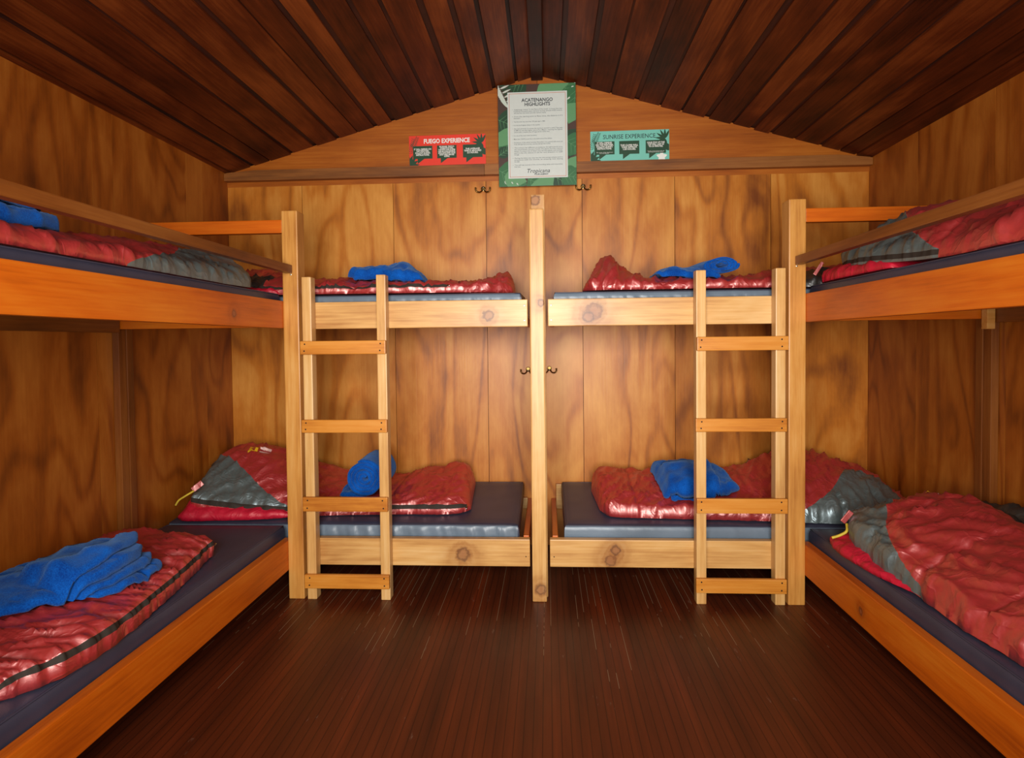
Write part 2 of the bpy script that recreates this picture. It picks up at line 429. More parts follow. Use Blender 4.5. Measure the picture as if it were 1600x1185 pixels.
def side_bunk(s, label):
    t = thing('bunk_bed', (s*1.6, 1.9, 0), label, 'bunk bed', 'built-in pine bunk beds')
    def bx(x0, x1): return (min(s*x0, s*x1), max(s*x0, s*x1))
    part('post', t, P_POST, (*bx(1.165, 1.243), 2.86, 2.945, 0, 1.905), bev=.005)
    part('near_post', t, P_POST, (*bx(1.165, 1.243), .82, .90, 0, 1.905), bev=.005)
    for z0, z1, nm in ((1.335, 1.468, 'upper_rail'), (.142, .288, 'lower_rail')):
        r = part(nm, t, P_SIDE, (*bx(1.243, 1.283), .82, 2.914, z0, z1), bev=.004)
    gr = part('guard_rail', t, P_GRD, (*bx(1.192, 1.228), .82, 2.858, 1.601, 1.641), bev=.004)
    screw(gr, s*1.2, 2.8575, 1.595, 'y', .004)
    part('upper_deck', t, P_DECK, (*bx(1.284, 1.948), .86, 2.913, 1.38, 1.398), bev=.002)
    part('lower_deck', t, P_DECK, (*bx(1.284, 1.948), .86, 2.913, .215, .235), bev=.002)
    part('cross_member', t, P_CRS, (*bx(1.2835, 1.948), 2.645, 2.685, 1.334, 1.3795), bev=.003)
    part('ledger', t, P_DRY, (*bx(1.905, 1.948), .82, 2.635, 1.318, 1.379), bev=.003)
    part('lower_ledger', t, P_DRY, (*bx(1.905, 1.948), .82, 2.635, .15, .214), bev=.003)
    part('wall_stud', t, P_DRK, (*bx(1.912, 1.949), 2.6875, 2.728, .0, 1.379), (*bx(1.916, 1.949), 2.64, 2.6873, .0, 1.333), bev=.003)
    if s > 0:
        part('slat_end', t, pine('slat end', 'x', (), 1), (*bx(1.87, 1.903), 2.60, 2.635, 1.29, 1.379), bev=.003)
    return t
def back_bunk(s, label, front):
    t = thing('bunk_bed', (s*1.0, 3.3, 0), label, 'bunk bed', 'built-in pine bunk beds')
    def bx(x0, x1): return (min(s*x0, s*x1), max(s*x0, s*x1))
    xin = .053 if s < 0 else .045
    for z0, z1, nm, m in ((1.331, 1.463, 'upper_rail', P_UBL if s < 0 else P_UBR), (.151, .286, 'lower_rail', P_LBL if s < 0 else P_LBR)):
        r = part(nm, t, m, (*bx(xin, 1.1635), YR, YR+.04, z0, z1), bev=.004)
        if nm == 'upper_rail':
            for zz in (z1-.03, z0+.03): screw(r, s*(xin+.016), YR, zz)
        else:
            screw(r, s*(xin+.02), YR, z0+.05, r=.003, mat=IRON, nm='nail')
    if front: part('post', t, P_CENT, (-.041, .0285, 2.86, 2.914, 0, 1.888), bev=.006)
    else: part('post', t, P_CEN2, (-.033, .034, 2.916, 2.985, 0, 1.968), bev=.004)
    part('cross_rail', t, P_CRS, (*bx(1.244, 1.948), 2.872, 2.908, 1.80, 1.864), bev=.004)
    part('upper_deck', t, P_DECK, (*bx(.13, 1.948), YR+.041, 3.676, 1.385, 1.402), bev=.002)
    part('lower_deck', t, P_DECK, (*bx(.13, 1.948), YR+.041, 3.676, .215, .233), bev=.002)
    part('end_board', t, P_ENDB, (*bx(.058, .086), YR+.041, 3.676, .17, .292), bev=.003)
    part('upper_end_board', t, P_ENDB, (*bx(.058, .086), YR+.041, 3.676, 1.345, 1.384), bev=.003)
    part('wall_ledger', t, P_LBR, (*bx(.087, 1.947), 3.64, 3.677, .235, .385 if s > 0 else .30), bev=.003)
    return t
side_bunk(-1, 'orange pine bunk bed standing along the left wall')
side_bunk(1, 'orange pine bunk bed standing along the right wall')
back_bunk(-1, 'pale pine bunk bed along the back wall under the red sign', True)
back_bunk(1, 'pale pine bunk bed along the back wall under the teal sign', False)

# ------------------------------------------------------------------ ladders
def ladder(x0, x1, label, tops):
    t = thing('ladder', ((x0+x1)/2, 2.88, 0), label, 'ladder', 'bunk ladders')
    w = .0465
    for xa, tp in ((x0, tops[0]), (x1-w, tops[1])):
        part('stile', t, P_STI, (xa, xa+w, 2.857, 2.9135, 0, tp), bev=.005)
    for za, zb in ((1.206, 1.271), (.826, .889), (.441, .511), (.062, .130)):
        j = random.uniform(-.004, .004)
        r = part('rung', t, P_RNG, (x0-.004+j, x1+.002+j, 2.836, 2.8565, za, zb), bev=.004)
        for xx in (x0+.018, x1-.024):
            for zz in (za+.017, zb-.015):
                screw(r, xx+random.uniform(-.003, .003), 2.836, zz, r=.0038, mat=IRON, nm='nail')
    return t
ladder(-1.1485, -.735, 'wooden ladder with four rungs, left of the centre post', (1.583, 1.588))
ladder(.739, 1.151, 'wooden ladder with four rungs, right of the centre post', (1.584, 1.588))

# ------------------------------------------------------------------ mattresses
def mattress(x0, x1, y0, y1, zf, zb, h, label, pleat_side, pleat, mats=(VINYL, VINYL_LIT)):
    """foam mattress: top tilts from zf at y0 to zb at y1; cover puckers along one side"""
    bm = bmesh.new()
    nx, ny = max(12, int((x1-x0)/(.008 if pleat_side == 'f' else .018))), max(12, int((y1-y0)/.018))
    R = .014
    def top(x, y): return zf+(zb-zf)*(y-y0)/(y1-y0)
    def P(i, j, k):   # i,j in 0..1 ; k level list
        return None
    nz = 7
    # rings of perimeter, lofted through z, with inset near top and bottom for rounded edges
    per = [(x0+(x1-x0)*i/nx, y0, 0, -1) for i in range(nx)]+[(x1, y0+(y1-y0)*j/ny, 1, 0) for j in range(ny)] + \
          [(x1-(x1-x0)*i/nx, y1, 0, 1) for i in range(nx)]+[(x0, y1-(y1-y0)*j/ny, -1, 0) for j in range(ny)]
    prof = [(0.0, R), (.12, .003), (.3, 0), (.5, -.002), (.7, 0), (.86, .002), (.96, .007), (1.0, R)]
    cx, cy = (x0+x1)/2, (y0+y1)/2
    rings = []
    for f, ins in prof:
        ring = []
        for (x, y, nx_, ny_) in per:
            fx = (abs(x-cx)-((x1-x0)/2)); fy = (abs(y-cy)-((y1-y0)/2))
            X = cx+math.copysign(min(abs(x-cx), (x1-x0)/2-ins), x-cx)
            Y = cy+math.copysign(min(abs(y-cy), (y1-y0)/2-ins), y-cy)
            z = top(X, Y)-h*(1-f)
            a = 0
            side_ok = (pleat_side == 'f' and ny_ < 0) or (pleat_side == 'x+' and nx_ > 0) or (pleat_side == 'x-' and nx_ < 0)
            al = X if ny_ else Y
            if side_ok:
                w = math.sin(PI*min(1, f*1.02))
                a = pleat*w*(noise.noise(Vector((al*38+f*1.6, 3.1+zf, 0)))+.6*noise.noise(Vector((al*90+f*2.4, 7, 0)))) * (.4+.6*max(0, noise.noise(Vector((al*3.1, 9+x0, 2)))+.5))
            a += .0015*noise.noise(Vector((al*9, f*3, x0)))
            ring.append(bm.verts.new((X-(-nx_)*a, Y-(-ny_)*a, z)))
        rings.append(ring)
    n = len(per)
    band = set()
    for li, (r0, r1) in enumerate(zip(rings, rings[1:])):
        for k in range(n):
            f = bm.faces.new((r0[k], r0[(k+1) % n], r1[(k+1) % n], r1[k]))
            if pleat_side == 'f' and per[k][3] < 0 and per[(k+1) % n][3] < 0 and li < len(rings)-2: f.material_index = 1  # front side gets the paler colour with door light painted in
    bm.faces.new(rings[0][::-1])
    # top grid
    grid = {}
    T = rings[-1]
    def pv(i, j):
        if j == 0: return T[i % n] if i < nx else T[nx]
        if i == nx: return T[nx+j] if j < ny else T[nx+ny]
        if j == ny: return T[nx+ny+(nx-i)]
        if i == 0: return T[(2*nx+ny+(ny-j)) % n]
        if (i, j) not in grid:
            X = x0+R+(x1-x0-2*R)*i/nx; Y = y0+R+(y1-y0-2*R)*j/ny
            e = min(i, nx-i, j, ny-j)
            z = top(X, Y)+.004*min(1, e/3)+.0022*noise.noise(Vector((X*3, Y*3, zf)))+.0012*noise.noise(Vector((X*11, Y*11, zf)))
            grid[i, j] = bm.verts.new((X, Y, z))
        return grid[i, j]
    for i in range(nx):
        for j in range(ny):
            bm.faces.new((pv(i, j), pv(i+1, j), pv(i+1, j+1), pv(i, j+1)))
    # origin at base
    o = link('mattress', bm, list(mats), None, ((x0+x1)/2, (y0+y1)/2, min(zf, zb)-h), smooth=True, auto=.9)
    # sewn piping round the top edge
    bm = bmesh.new()
    pts = [(x0+R*.5, y0+R*.35), (x1-R*.5, y0+R*.35), (x1-R*.5, y1-R*.35), (x0+R*.5, y1-R*.35), (x0+R*.5, y0+R*.35)]
    pl = []
    for (xa, ya), (xb, yb) in zip(pts, pts[1:]):
        m = int(max(abs(xb-xa), abs(yb-ya))/.04)
        for k in range(m):
            X = xa+(xb-xa)*k/m; Y = ya+(yb-ya)*k/m
            pl.append((X, Y, top(X, Y)-.003+.001*noise.noise(Vector((X*20, Y*20, 1)))))
    pl.append(pl[0])
    tube_bm(bm, pl, .003, 6, cap=False)
    link('piping', bm, mats[0], o, smooth=True)
    return tag(o, label, 'mattress', 'vinyl mattresses on the bunks')
LF, LB = .338, .402         # lower back mattresses: front and rear top heights
UF, UB = 1.500, 1.522
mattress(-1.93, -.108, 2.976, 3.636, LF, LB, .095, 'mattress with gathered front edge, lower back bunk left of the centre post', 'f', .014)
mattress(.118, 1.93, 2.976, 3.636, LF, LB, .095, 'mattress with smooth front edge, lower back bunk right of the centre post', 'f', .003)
mattress(-1.93, -.085, 2.974, 3.636, UF, UB, .084, 'navy mattress on the upper back bunk left of the centre post', 'f', .009)
mattress(.075, 1.93, 2.974, 3.636, UF, UB, .084, 'navy mattress on the upper back bunk right of the centre post', 'f', .007)
mattress(-1.903, -1.288, .93, 2.93, .345, .345, .109, 'dark navy mattress on the lower bunk along the left wall', 'x+', .001)
mattress(1.288, 1.903, .93, 2.93, .345, .345, .109, 'dark navy mattress on the lower bunk along the right wall', 'x-', .001)
mattress(-1.93, -1.288, .93, 2.93, 1.508, 1.508, .108, 'navy mattress on the upper bunk along the left wall', 'x+', .001)
mattress(1.288, 1.93, .93, 2.93, 1.508, 1.508, .108, 'navy mattress on the upper bunk along the right wall', 'x-', .001)
def zl(x, y): return LF+(LB-LF)*(y-2.962)/.674+.006
def zu(x, y): return UF+(UB-UF)*(y-2.962)/.674+.006
def zs(x, y): return .351
def zsu(x, y): return 1.514

# ------------------------------------------------------------------ puffy tubes (bags, blankets)
def catmull(arr, t):
    n = len(arr)-1; k = min(int(t*n), n-1); f = t*n-k
    p0, p1, p2, p3 = arr[max(k-1, 0)], arr[k], arr[k+1], arr[min(k+2, n)]
    return [.5*((2*b)+(-a+c)*f+(2*a-5*b+4*c-d)*f*f+(-a+3*b-3*c+d)*f**3) for a, b, c, d in zip(p0, p1, p2, p3)]

class Puff:
    """stations: (Fx,Fy,Bx,By,H,zb,s0) front edge, back edge, height, lift of the underside, peak position -1..1"""
    def __init__(s, st, plane, e=.045, cap=.05, p=1.9, wr=1.0, seed=0, baffle=.2, wdir=.6, soft=False, bscale=1.0, capb=None):
        s.st = [tuple(map(float, q)) for q in st]; s.plane = plane; s.e = e; s.cap = cap; s.p = p
        s.wr = wr; s.seed = seed; s.baffle = baffle; s.wdir = wdir; s.soft = soft; s.bs = bscale
        s.capb = capb or cap
        c = [catmull(s.st, k/200) for k in range(201)]
        L = [0]
        for a, b in zip(c, c[1:]):
            L.append(L[-1]+math.hypot((a[0]+a[2]-b[0]-b[2])/2, (a[1]+a[3]-b[1]-b[3])/2))
        s.Ls = L; s.L = L[-1]
    def arc(s, u):
        k = min(199, max(0, int(u*200))); f = u*200-k
        return s.Ls[k]*(1-f)+s.Ls[k+1]*f
    def base(s, u, th):
        Fx, Fy, Bx, By, H, zb, s0 = catmull(s.st, min(1, max(0, u)))
        a = s.arc(min(1, max(0, u)))
        q0 = min(1, a/s.cap); q1 = min(1, (s.L-a)/s.capb)
        c = math.sqrt(max(0, 1-(1-q0)**2))*math.sqrt(max(0, 1-(1-q1)**2))
        sv = -math.cos(th); t = (sv+1)/2
        # pull the corners in slightly at the ends
        k = .92+.08*c
        t = .5+(t-.5)*k
        x = Fx+(Bx-Fx)*t; y = Fy+(By-Fy)*t
        sn = math.sin(th)
        zp = s.plane(x, y)+zb
        if sn >= 0:
            s0 = max(-.85, min(.85, s0))
            q = (sv-s0)/((1-s0) if sv > s0 else (1+s0))
            e = min(s.e, H)
            h = e+(H-e)*(1-min(1, abs(q))**s.p)
            r = min(1, sn/.34)**.5
            z = zp+.003+h*r*c
        else:
            z = zp+.003-.0*sn
        return Vector((x, y, z))
    def disp(s, u, th, P):
        a = s.arc(u); sn = math.sin(th); sv = -math.cos(th)
        if sn < -.02: return 0
        Fx, Fy, Bx, By = catmull(s.st, u)[:4]
        w = sv*math.hypot(Bx-Fx, By-Fy)/2
        sd = s.seed*11.3
        q1 = min(1, a/.04)*min(1, (s.L-a)/.04)
        edge = max(0, min(1, (abs(sv)-.55)/.45))
        top = min(1, max(0, sn)/.25)
        if s.soft:
            d = .012*noise.noise(Vector((a*6, w*6, sd)))+.006*noise.noise(Vector((a*14+w*6, w*12, sd+4)))
            r = 1-abs(noise.noise(Vector((a*7*s.bs+w*2, w*13*s.bs-a*3, sd+9)))); d += .011*(r**4)-.004
            return d*s.wr*(.25+.75*top)*q1
        c, ss = math.cos(s.wdir), math.sin(s.wdir)
        # domain warp for creases
        wx = .05*noise.noise(Vector((a*5, w*5, sd+20))); wy = .05*noise.noise(Vector((a*5, w*5, sd+40)))
        A = (a+wx)*c+(w+wy)*ss; B = -(a+wx)*ss+(w+wy)*c
        d = .011*noise.noise(Vector((a*7, w*7, sd)))
        r = 1-abs(noise.noise(Vector((A*5.5, B*17, sd+3)))); d += .017*(r**5)-.005
        r = 1-abs(noise.noise(Vector((A*9+4, B*34, sd+6)))); d += .010*(r**4)-.003
        m = max(0, noise.noise(Vector((a*4, w*4, sd+60))))
        r = 1-abs(noise.noise(Vector((A*30, B*14, sd+8)))); d += .006*m*(r**3)
        # puckers along both edges
        r = noise.noise(Vector((a*34+sv*2, sd, 5)))+.6*noise.noise(Vector((a*75, sd, 8)))
        d += .0065*edge*r
        # baffle seams
        if s.baffle:
            k = (a+.025*noise.noise(Vector((w*5, sd, 1)))) % s.baffle
            k = min(k, s.baffle-k)
            d -= .009*math.exp(-(k/.010)**2)*top
            d += .0045*math.exp(-(k/.035)**2)*top*noise.noise(Vector((w*45, round(a/s.baffle)*3.3, sd)))
        return d*s.wr*(.35+.65*top)*q1
    def pt(s, u, th, off=0):
        P = s.base(u, th)
        e = .004
        du = s.base(min(1, u+e), th)-s.base(max(0, u-e), th)
        dt = s.base(u, th+e)-s.base(u, th-e)
        n = du.cross(dt)
        if n.length < 1e-9: n = Vector((0, 0, 1))
        n.normalize()
        c = (s.base(u, .5*PI)+s.base(u, 1.5*PI))/2
        if math.sin(th) > .15:
            if n.z < 0: n = -n
        elif (P-c).dot(n) < 0: n = -n
        Q = P+n*(s.disp(u, th, P)+off)
        zmin = s.plane(Q.x, Q.y)+.002
        if Q.z < zmin: Q.z = zmin
        return Q
    def build(s, classify, mats, parent=None, nu=150, nt=72, cuts=(), names=None, origin=None, first='shell', zoff=None):
        bm = bmesh.new()
        vs = [[bm.verts.new((i/nu, j/nt*2*PI, 0)) for j in range(nt+1)] for i in range(nu+1)]
        for i in range(nu):
            for j in range(nt):
                bm.faces.new((vs[i][j], vs[i+1][j], vs[i+1][j+1], vs[i][j+1]))
        for (co, no) in cuts:
            bmesh.ops.bisect_plane(bm, geom=bm.verts[:]+bm.edges[:]+bm.faces[:], plane_co=(*co, 0), plane_no=(*no, 0), dist=1e-6)
        keys = {}
        bm.faces.ensure_lookup_table()
        for f in bm.faces:
            c = f.calc_center_median()
            keys.setdefault(classify(c.x, c.y), []).append([(round(v.co.x, 6), round(v.co.y, 6)) for v in f.verts])
        bm.free()
        cache = {}
        out = {}
        for k in [first]+[q for q in keys if q != first]:
            if k not in keys: continue
            b2 = bmesh.new(); idx = {}
            off = (zoff or {}).get(k, 0)
            for f in keys[k]:
                fv = []
                for (u, th) in f:
                    kk = (u, 0.0 if abs(th-2*PI) < 1e-4 else th)
                    if kk not in idx:
                        if (kk, off) not in cache: cache[kk, off] = s.pt(kk[0], kk[1], off)
                        idx[kk] = b2.verts.new(cache[kk, off])
                    if idx[kk] not in fv: fv.append(idx[kk])
                if len(fv) >= 3:
                    try: b2.faces.new(fv)
                    except ValueError: pass
            out[k] = b2
        return out

def patch_bm(bm, pf, corners, off=.0025, n=4):
    """small print lying on the puff: corners 4 x (u,th)"""
    a, b, c, d = [Vector(p) for p in corners]
    g = [[bm.verts.new(pf.pt(*((a.lerp(b, i/n)).lerp(d.lerp(c, i/n), j/n)), off)) for j in range(n+1)] for i in range(n+1)]
    for i in range(n):
        for j in range(n):
            bm.faces.new((g[i][j], g[i+1][j], g[i+1][j+1], g[i][j+1]))

def bag(st, plane, label, classify, mats, cuts=(), group='red sleeping bags on the bunks', nu=170, nt=84, name='sleeping_bag', cat='sleeping bag', **kw):
    pf = Puff(st, plane, **kw)
    out = pf.build(classify, mats, nu=nu, nt=nt, cuts=cuts)
    xs = [(q[0]+q[2])/2 for q in st]; ys = [(q[1]+q[3])/2 for q in st]
    cx, cy = sum(xs)/len(xs), sum(ys)/len(ys)
    t = thing(name, (cx, cy, plane(cx, cy)), label, cat, group)
    objs = {}
    for k, b in out.items():
        objs[k] = link(k, b, mats[k], t, smooth=True)
    t['_pf'] = 0
    return t, pf, objs

def ucut(u): return ((u, 0), (1, 0))
def tcut(th): return ((0, th), (0, 1))
def lcut(p, q):
    d = Vector((q[0]-p[0], q[1]-p[1])); return ((p[0], p[1]), (-d.y, d.x))
def side_of(p, q, u, th): return (q[0]-p[0])*(th-p[1])-(q[1]-p[1])*(u-p[0])

def zip_pull(t, P, d=(0, -1, 0)):
    bm = bmesh.new(); P = Vector(P); d = Vector(d).normalized()
    tube_bm(bm, [P, P+d*.006, P+d*.02, P+d*.024], [.004, .0055, .0045, .002], 8)
    return link('zip_pull', bm, METAL, t, smooth=True)

def cord(t, pts, r=.0035, mat=YEL, nm='drawcord'):
    # smooth the polyline
    pp = [tuple(p) for p in pts]; n = (len(pp)-1)*6
    sm = [catmull(pp, k/n) for k in range(n+1)]
    bm = bmesh.new(); tube_bm(bm, sm, r, 8)
    return link(nm, bm, mat, t, smooth=True)

def lining(t, st, plane, nm='hood_lining', mat=CRIM, **kw):
    kw.setdefault('baffle', 0); kw.setdefault('wr', .6)
    pf = Puff(st, plane, **kw)
    out = pf.build(lambda u, th: 'shell', None, nu=60, nt=40)
    return link(nm, out['shell'], mat, t, smooth=True)

def logo(t, pf, u, th, du, dth):
    """yellow open rectangle beside two short pale lines"""
    bm = bmesh.new()
    w = .28
    for (a0, b0, a1, b1) in ((0, 0, 1, w*.6), (0, 1-w*.6, 1, 1), (0, w*.6, w, 1-w*.6), (1-w, w*.6, 1, 1-w*.6)):
        patch_bm(bm, pf, [(u+du*.42*a0, th+dth*b0), (u+du*.42*a1, th+dth*b0), (u+du*.42*a1, th+dth*b1), (u+du*.42*a0, th+dth*b1)], n=2)
    lg = link('emblem', bm, YELP, t)
    bm = bmesh.new()
    for b0, e in ((.12, 1.0), (.55, .95)):
        patch_bm(bm, pf, [(u+du*.5, th+dth*b0), (u+du*e, th+dth*b0), (u+du*e, th+dth*(b0+.25)), (u+du*.5, th+dth*(b0+.25))], n=3)
    link('emblem_text', bm, WHP, t)

BG = None
# ---- lower left side bunk: folded bag, foot end far, zip along the aisle edge
ZA, ZB = .15, .27
st = [(-1.405, 2.50, -1.915, 2.60, .09, .004, .3), (-1.385, 2.38, -1.918, 2.44, .105, 0, .3), (-1.335, 2.15, -1.918, 2.2, .10, 0, .3),
      (-1.30, 1.93, -1.918, 1.98, .10, 0, .3), (-1.275, 1.72, -1.918, 1.75, .10, 0, .2), (-1.29, 1.55, -1.918, 1.55, .09, 0, .1), (-1.36, 1.42, -1.918, 1.40, .07, 0, 0)]
def clL1(u, th): return 'zipper' if (ZA < th < ZB and .01 < u < .985) else 'shell'
t, pf, ob = bag(st, zs, 'folded red sleeping bag with long dark zip, lower bunk along the left wall', clL1,
                {'shell': RED, 'zipper': ZIP}, cuts=[tcut(ZA), tcut(ZB), ucut(.01), ucut(.985)], seed=1, e=.062, wdir=1.1, cap=.06, baffle=.26, wr=1.15)
zip_pull(t, pf.pt(.012, .2, .004), (.3, .6, .4))

# ---- lower back left bunk
st = [(-1.86, 3.05, -1.9, 3.42, .10, .075, .3), (-1.80, 3.02, -1.88, 3.52, .17, .05, .4), (-1.66, 3.02, -1.78, 3.6, .24, .03, .45),
      (-1.50, 3.03, -1.56, 3.61, .245, .01, .45), (-1.32, 3.045, -1.32, 3.61, .165, 0, .4), (-1.12, 3.06, -1.1, 3.61, .10, 0, .2), (-1.0, 3.07, -.98, 3.6, .075, 0, 0), (-.86, 3.075, -.84, 3.6, .072, 0, 0), (-.76, 3.08, -.76, 3.61, .09, 0, .3),
      (-.66, 3.085, -.66, 3.61, .115, 0, .55), (-.46, 3.09, -.48, 3.61, .145, 0, .6), (-.372, 3.14, -.40, 3.61, .12, 0, .6)]
g0, g1 = (.12, 1.75), (.36, .30)
def clL2(u, th):
    if .1 < th < .27 and .03 < u < .97: return 'zipper'
    if th < PI and th > .27 and side_of(g0, g1, u, th) < 0 and u < .4: return 'hood_panel'
    if 2.25 < th < PI and u < .36: return 'hood_edge'
    return 'shell'
t, pf, ob = bag(st, zl, 'red sleeping bag with dark grey hood, lower back bunk left of the centre post', clL2,
                {'shell': RED, 'zipper': ZIP, 'hood_panel': GREY, 'hood_edge': BLACK}, cuts=[tcut(.1), tcut(.27), ucut(.03), ucut(.97), lcut(g0, g1), tcut(2.25), ucut(.36), ucut(.4)],
                seed=2, e=.05, wdir=.5, baffle=.22, cap=.07, wr=1.0)
ob['hood_panel']['label'] = 'dark grey hood panel'
lining(t, [(-1.89, 2.985, -1.9, 3.3, .06, .01, 0), (-1.83, 2.975, -1.83, 3.3, .095, .0, 0), (-1.66, 2.985, -1.66, 3.3, .085, 0, 0), (-1.48, 3.0, -1.48, 3.3, .06, 0, 0), (-1.30, 3.035, -1.30, 3.3, .03, 0, 0)], zl, seed=3, e=.03, cap=.06)
zip_pull(t, pf.pt(.965, .18, .004), (-.1, -.8, -.5))
logo(t, pf, .205, 1.62, .06, .22)
cord(t, [(-1.80, 3.0, .50), (-1.84, 2.985, .475), (-1.87, 2.98, .455), (-1.885, 2.975, .43)], .005)
bm = bmesh.new(); box_bm(bm, -.03, .03, -.003, .003, -.014, .014, .002)
bmesh.ops.transform(bm, matrix=Matrix.Translation((-1.79, 3.015, .52)) @ Matrix.Rotation(-.7, 4, 'Y') @ Matrix.Rotation(.3, 4, 'Z'), verts=bm.verts[:])
link('hood_tab', bm, RED, t)

# ---- lower back right bunk
st = [(.31, 3.14, .285, 3.46, .09, 0, .0), (.37, 3.065, .34, 3.58, .125, 0, .3), (.52, 3.05, .50, 3.61, .11, 0, .45), (.72, 3.04, .70, 3.61, .10, 0, .45), (.95, 3.03, .95, 3.61, .105, 0, .4),
      (1.15, 3.015, 1.15, 3.62, .14, 0, .5), (1.32, 3.0, 1.32, 3.62, .215, 0, .6), (1.50, 2.99, 1.50, 3.62, .225, 0, .6), (1.66, 3.0, 1.66, 3.62, .19, 0, .5),
      (1.80, 3.04, 1.80, 3.6, .12, 0, .4), (1.91, 3.15, 1.91, 3.56, .06, 0, .2)]
a0, a1 = (.55, .0), (.80, 1.65)
c0, c1 = (.90, .0), (.93, 1.75)
def clR2(u, th):
    if th < PI and side_of(a0, a1, u, th) < 0 and side_of(c0, c1, u, th) > 0 and th < 1.62: return 'hood_panel'
    if 2.3 < th < PI and .52 < u < .82: return 'hood_edge'
    return 'shell'
t, pf, ob = bag(st, zl, 'red sleeping bag with grey hood band, lower back bunk right of the centre post', clR2,
                {'shell': RED, 'hood_panel': GREY, 'hood_edge': BLACK}, cuts=[lcut(a0, a1), lcut(c0, c1), tcut(1.62), tcut(2.3), ucut(.52), ucut(.82)],
                seed=4, e=.06, wdir=.9, baffle=.2, cap=.06, wr=1.15)
ob['hood_panel']['label'] = 'slate grey hood band'
logo(t, pf, .80, 1.95, .05, .2)

# ---- lower right side bunk: the large bag
st = [(1.44, 2.80, 1.86, 2.90, .10, .03, .2), (1.34, 2.64, 1.895, 2.78, .155, .045, .4), (1.31, 2.48, 1.90, 2.60, .20, .035, .5), (1.315, 2.30, 1.90, 2.38, .215, .015, .5),
      (1.325, 2.10, 1.90, 2.14, .21, 0, .45), (1.315, 1.90, 1.90, 1.92, .20, 0, .4), (1.335, 1.70, 1.90, 1.70, .18, 0, .3), (1.37, 1.45, 1.90, 1.45, .16, 0, .2), (1.42, 1.2, 1.90, 1.2, .13, 0, .2), (1.5, 1.02, 1.86, 1.02, .1, 0, .1)]
h0, h1 = (.44, .0), (.045, 1.55)
def clR1(u, th):
    if th < PI and side_of(h0, h1, u, th) > 0 and u < .46: return 'hood_panel'
    if 2.3 < th < PI and .12 < u < .55: return 'hood_edge'
    return 'shell'
t, pf, ob = bag(st, zs, 'large red sleeping bag with grey hood, lower bunk along the right wall', clR1,
                {'shell': RED, 'hood_panel': GREY, 'hood_edge': BLACK}, cuts=[lcut(h0, h1), tcut(2.3), ucut(.12), ucut(.55), ucut(.46)],
                seed=5, e=.075, wdir=.35, baffle=.34, cap=.08, wr=1.25, nu=200, nt=96)
ob['hood_panel']['label'] = 'slate grey hood panel'
lining(t, [(1.30, 2.74, 1.5, 2.78, .03, 0, 0), (1.262, 2.62, 1.5, 2.66, .05, 0, 0), (1.262, 2.45, 1.5, 2.5, .045, 0, 0), (1.285, 2.3, 1.5, 2.33, .03, 0, 0), (1.33, 2.15, 1.5, 2.15, .02, 0, 0)], lambda x, y: .351, seed=6, e=.022, cap=.06)
cord(t, [(1.335, 2.66, .45), (1.325, 2.64, .425), (1.30, 2.645, .405), (1.27, 2.655, .39)], .006)
bm = bmesh.new(); box_bm(bm, -.03, .03, -.003, .003, -.012, .012, .002)
bmesh.ops.transform(bm, matrix=Matrix.Translation((1.345, 2.68, .475)) @ Matrix.Rotation(-.9, 4, 'Y'), verts=bm.verts[:])
link('hood_tab', bm, RED, t)
logo(t, pf, .13, 1.85, .03, .2)

lining(t, [(1.80, 2.80, 1.903, 2.80, .10, .0, .2), (1.79, 2.70, 1.903, 2.70, .17, 0, .5), (1.78, 2.55, 1.903, 2.55, .215, 0, .6), (1.77, 2.40, 1.903, 2.40, .24, 0, .6), (1.78, 2.2, 1.903, 2.2, .22, 0, .6), (1.8, 2.0, 1.903, 2.0, .15, 0, .5)], zs, 'hood_flap', BLACK, seed=14, e=.05, cap=.06, wr=.8)

# ---- upper left side bunk
st = [(-1.40, 2.82, -1.80, 2.82, .12, .015, -.1), (-1.335, 2.72, -1.88, 2.72, .165, .005, -.1), (-1.325, 2.5, -1.90, 2.5, .165, 0, 0), (-1.32, 2.25, -1.90, 2.25, .15, 0, .1),
      (-1.32, 2.0, -1.90, 2.0, .13, 0, .2), (-1.32, 1.75, -1.90, 1.75, .085, 0, .2), (-1.32, 1.5, -1.90, 1.5, .07, 0, .2), (-1.32, 1.2, -1.90, 1.2, .07, 0, .1), (-1.36, 1.05, -1.88, 1.05, .06, 0, .1)]
k0, k1 = (.56, .0), (.20, 1.5)
def clUL(u, th):
    if th < PI and side_of(k0, k1, u, th) > 0 and u < .58: return 'hood_panel'
    return 'shell'
t, pf, ob = bag(st, zsu, 'red sleeping bag with grey hood end, upper bunk along the left wall', clUL,
                {'shell': RED, 'hood_panel': GREY}, cuts=[lcut(k0, k1), ucut(.58)], seed=7, e=.05, wdir=.3, baffle=.3, cap=.07, wr=1.0)
ob['hood_panel']['label'] = 'slate grey hood panel'

